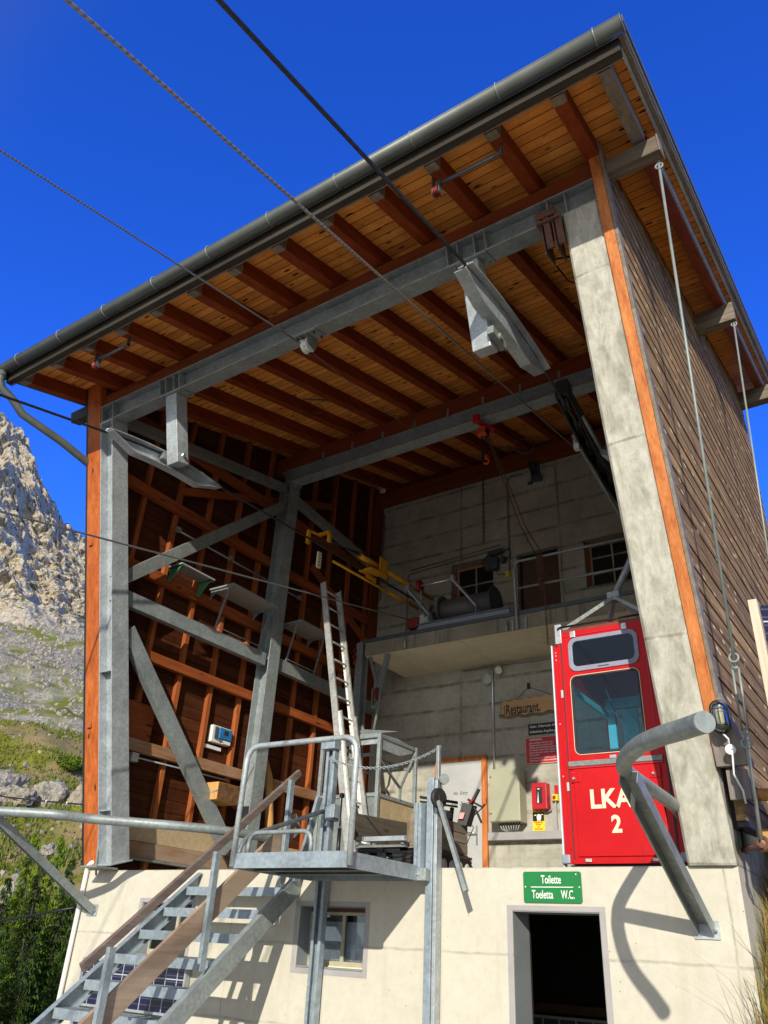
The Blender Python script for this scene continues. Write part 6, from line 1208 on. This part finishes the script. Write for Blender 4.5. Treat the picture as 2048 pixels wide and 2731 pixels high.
# boulders
def boulder(c, s, seed, label, cat='boulder'):
    bm = bmesh.new(); bmesh.ops.create_icosphere(bm, subdivisions=5, radius=1)
    for v in bm.verts:
        d = v.co.copy(); q = V((seed*3.1, seed, 0)); n1 = noise.fractal(d*1.2+q, 1, 2, 5); n2 = abs(noise.fractal(d*2.6+q, .9, 2, 6)); vv = noise.voronoi(d*1.6+q)[0]; v.co = d*(.86+.25*n1-.12*n2+.42*(vv[0]))
    me = bpy.data.meshes.new('boulder'); bm.to_mesh(me); bm.free(); me.materials.append(MAT['rockn']); o = bpy.data.objects.new('boulder', me); COL.objects.link(o); o.location = c; o.scale = s; WL[o.name] = V(c)
    o['label'] = label; o['category'] = cat; o['group'] = 'boulders on the slope'; return o
for az_, r, s, sd_, lb, e in ((-59.0, 76, (1.9, 2.0, 1.7), 1, 'grey boulder cut off by the left picture edge', 7.4), (-56.1, 76, (1.5, 1.6, 1.75), 2, 'middle boulder with dark cracks on the slope', 7.2), (-54.0, 75, (1.35, 1.5, 2.0), 3, 'pointed boulder nearest the orange timber corner', 7.0), (-55.4, 60, (.6, .6, .6), 4, 'small grey stone on the grass below the big boulders', 4.3), (-56.9, 40, (.5, .5, .6), 5, 'lone brownish rock among the trees', 2.0), (-57.6, 74, (.8, .9, .7), 6, 'flat small rock between two big boulders', 7.4), (-52.9, 78, (1.2, 1.3, 1.3), 7, 'boulder partly hidden behind the orange timber corner', 7.8)):
    x, y = polar(rad(az_), r); boulder((x, y, CAM.z+r*math.tan(rad(e))), s, sd_, lb)
R = random.Random(9); sts = []
b = MB()
for i in range(3000):
    az_ = R.uniform(-66, -50); r = R.uniform(118, 300)*1.0; x, y = polar(rad(az_), r); z = CAM.z+r*math.tan(rad(elev(az_, r))); s = R.uniform(.15, .62)**1.3*(r/200)*1.5; c = V((x, y, z))
    c += V((0, 0, noise.fractal(c*.03, 1, 2, 6)*5)); k = [V((R.uniform(.6, 1.2)*a_, R.uniform(.6, 1.2)*b_, R.uniform(.5, 1.1)*d_))*s for a_, b_, d_ in ((-1, -1, -1), (1, -1, -1), (1, 1, -1), (-1, 1, -1), (-.7, -.7, 1), (.7, -.7, 1), (.7, .7, 1), (-.7, .7, 1))]; b.hexa([c+q for q in k])
struct(b.build('scree_rubble', 'rockn'), 'stuff', 'loose pale rubble scattered over the scree below the cliff', 'rubble')
R = random.Random(19); b = MB()
for i in range(260):
    az_ = R.uniform(-62, -50); r = R.uniform(45, 108); x, y = polar(rad(az_), r); c = V((x, y, CAM.z+r*math.tan(rad(elev(az_, r))))); c += dn(c, az_, r, 0); s = R.uniform(.08, .3); k = [V((R.uniform(.6, 1.2)*a_, R.uniform(.6, 1.2)*b_, R.uniform(.5, 1.1)*d_))*s for a_, b_, d_ in ((-1, -1, -1), (1, -1, -1), (1, 1, -1), (-1, 1, -1), (-.7, -.7, 1), (.7, -.7, 1), (.7, .7, 1), (-.7, .7, 1))]; b.hexa([c+q for q in k])
struct(b.build('slope_stones', 'rockn'), 'stuff', 'small stones lying in the grass of the hillside', 'stones')
R = random.Random(21); b = MB()
for i in range(26000):
    az_ = R.uniform(-62, -50); r = R.uniform(38, 112); x, y = polar(rad(az_), r); c = V((x, y, CAM.z+r*math.tan(rad(elev(az_, r)))))
    if noise.noise(c*.12) < -.1 and R.random() < .8: continue
    c += dn(c, az_, r, 0); h = R.uniform(.15, .5); a = R.uniform(0, PI); s_ = V((math.cos(a), math.sin(a), 0))*R.uniform(.04, .12); k = len(b.v); b.v += [c-s_, c+s_, c+s_*.3+V((R.uniform(-.1, .1), R.uniform(-.1, .1), h))]; b.f.append((k, k+1, k+2)); b.sm.append(False)
struct(b.build('slope_grass', 'bladeg'), 'stuff', 'tufts of grass covering the hillside left of the station', 'grass')
# wires on the left
def wire(pts, r, m_, nm, label, cat, beads=()):
    t = thing(nm, label, cat, pts[0]); b = MB(); b.tube(sag(pts[0], pts[1], pts[2], 16), r, 6); b.build('wire', m_, t)
    for u in beads: q = sag(pts[0], pts[1], pts[2], 100)[int(u*100)]; b = MB(); b.torus(q, V(pts[1])-V(pts[0]), .016, .010, 8, 5); b.build('insulator', 'wht', t)
wire(((-.15, 1.2, .85), (-9.5, 1.6, 2.0), .12), .013, 'black', 'stay_wire', 'dark wire with pale beads running left from the timber corner', 'wire', (.03, .09, .15, .20, .26, .32))
wire(((.02, .02, -.36), (-7.0, -2.2, -1.5), .05), .014, 'blackm', 'ground_wire', 'dark cable running down to the left from the base wall corner', 'cable')
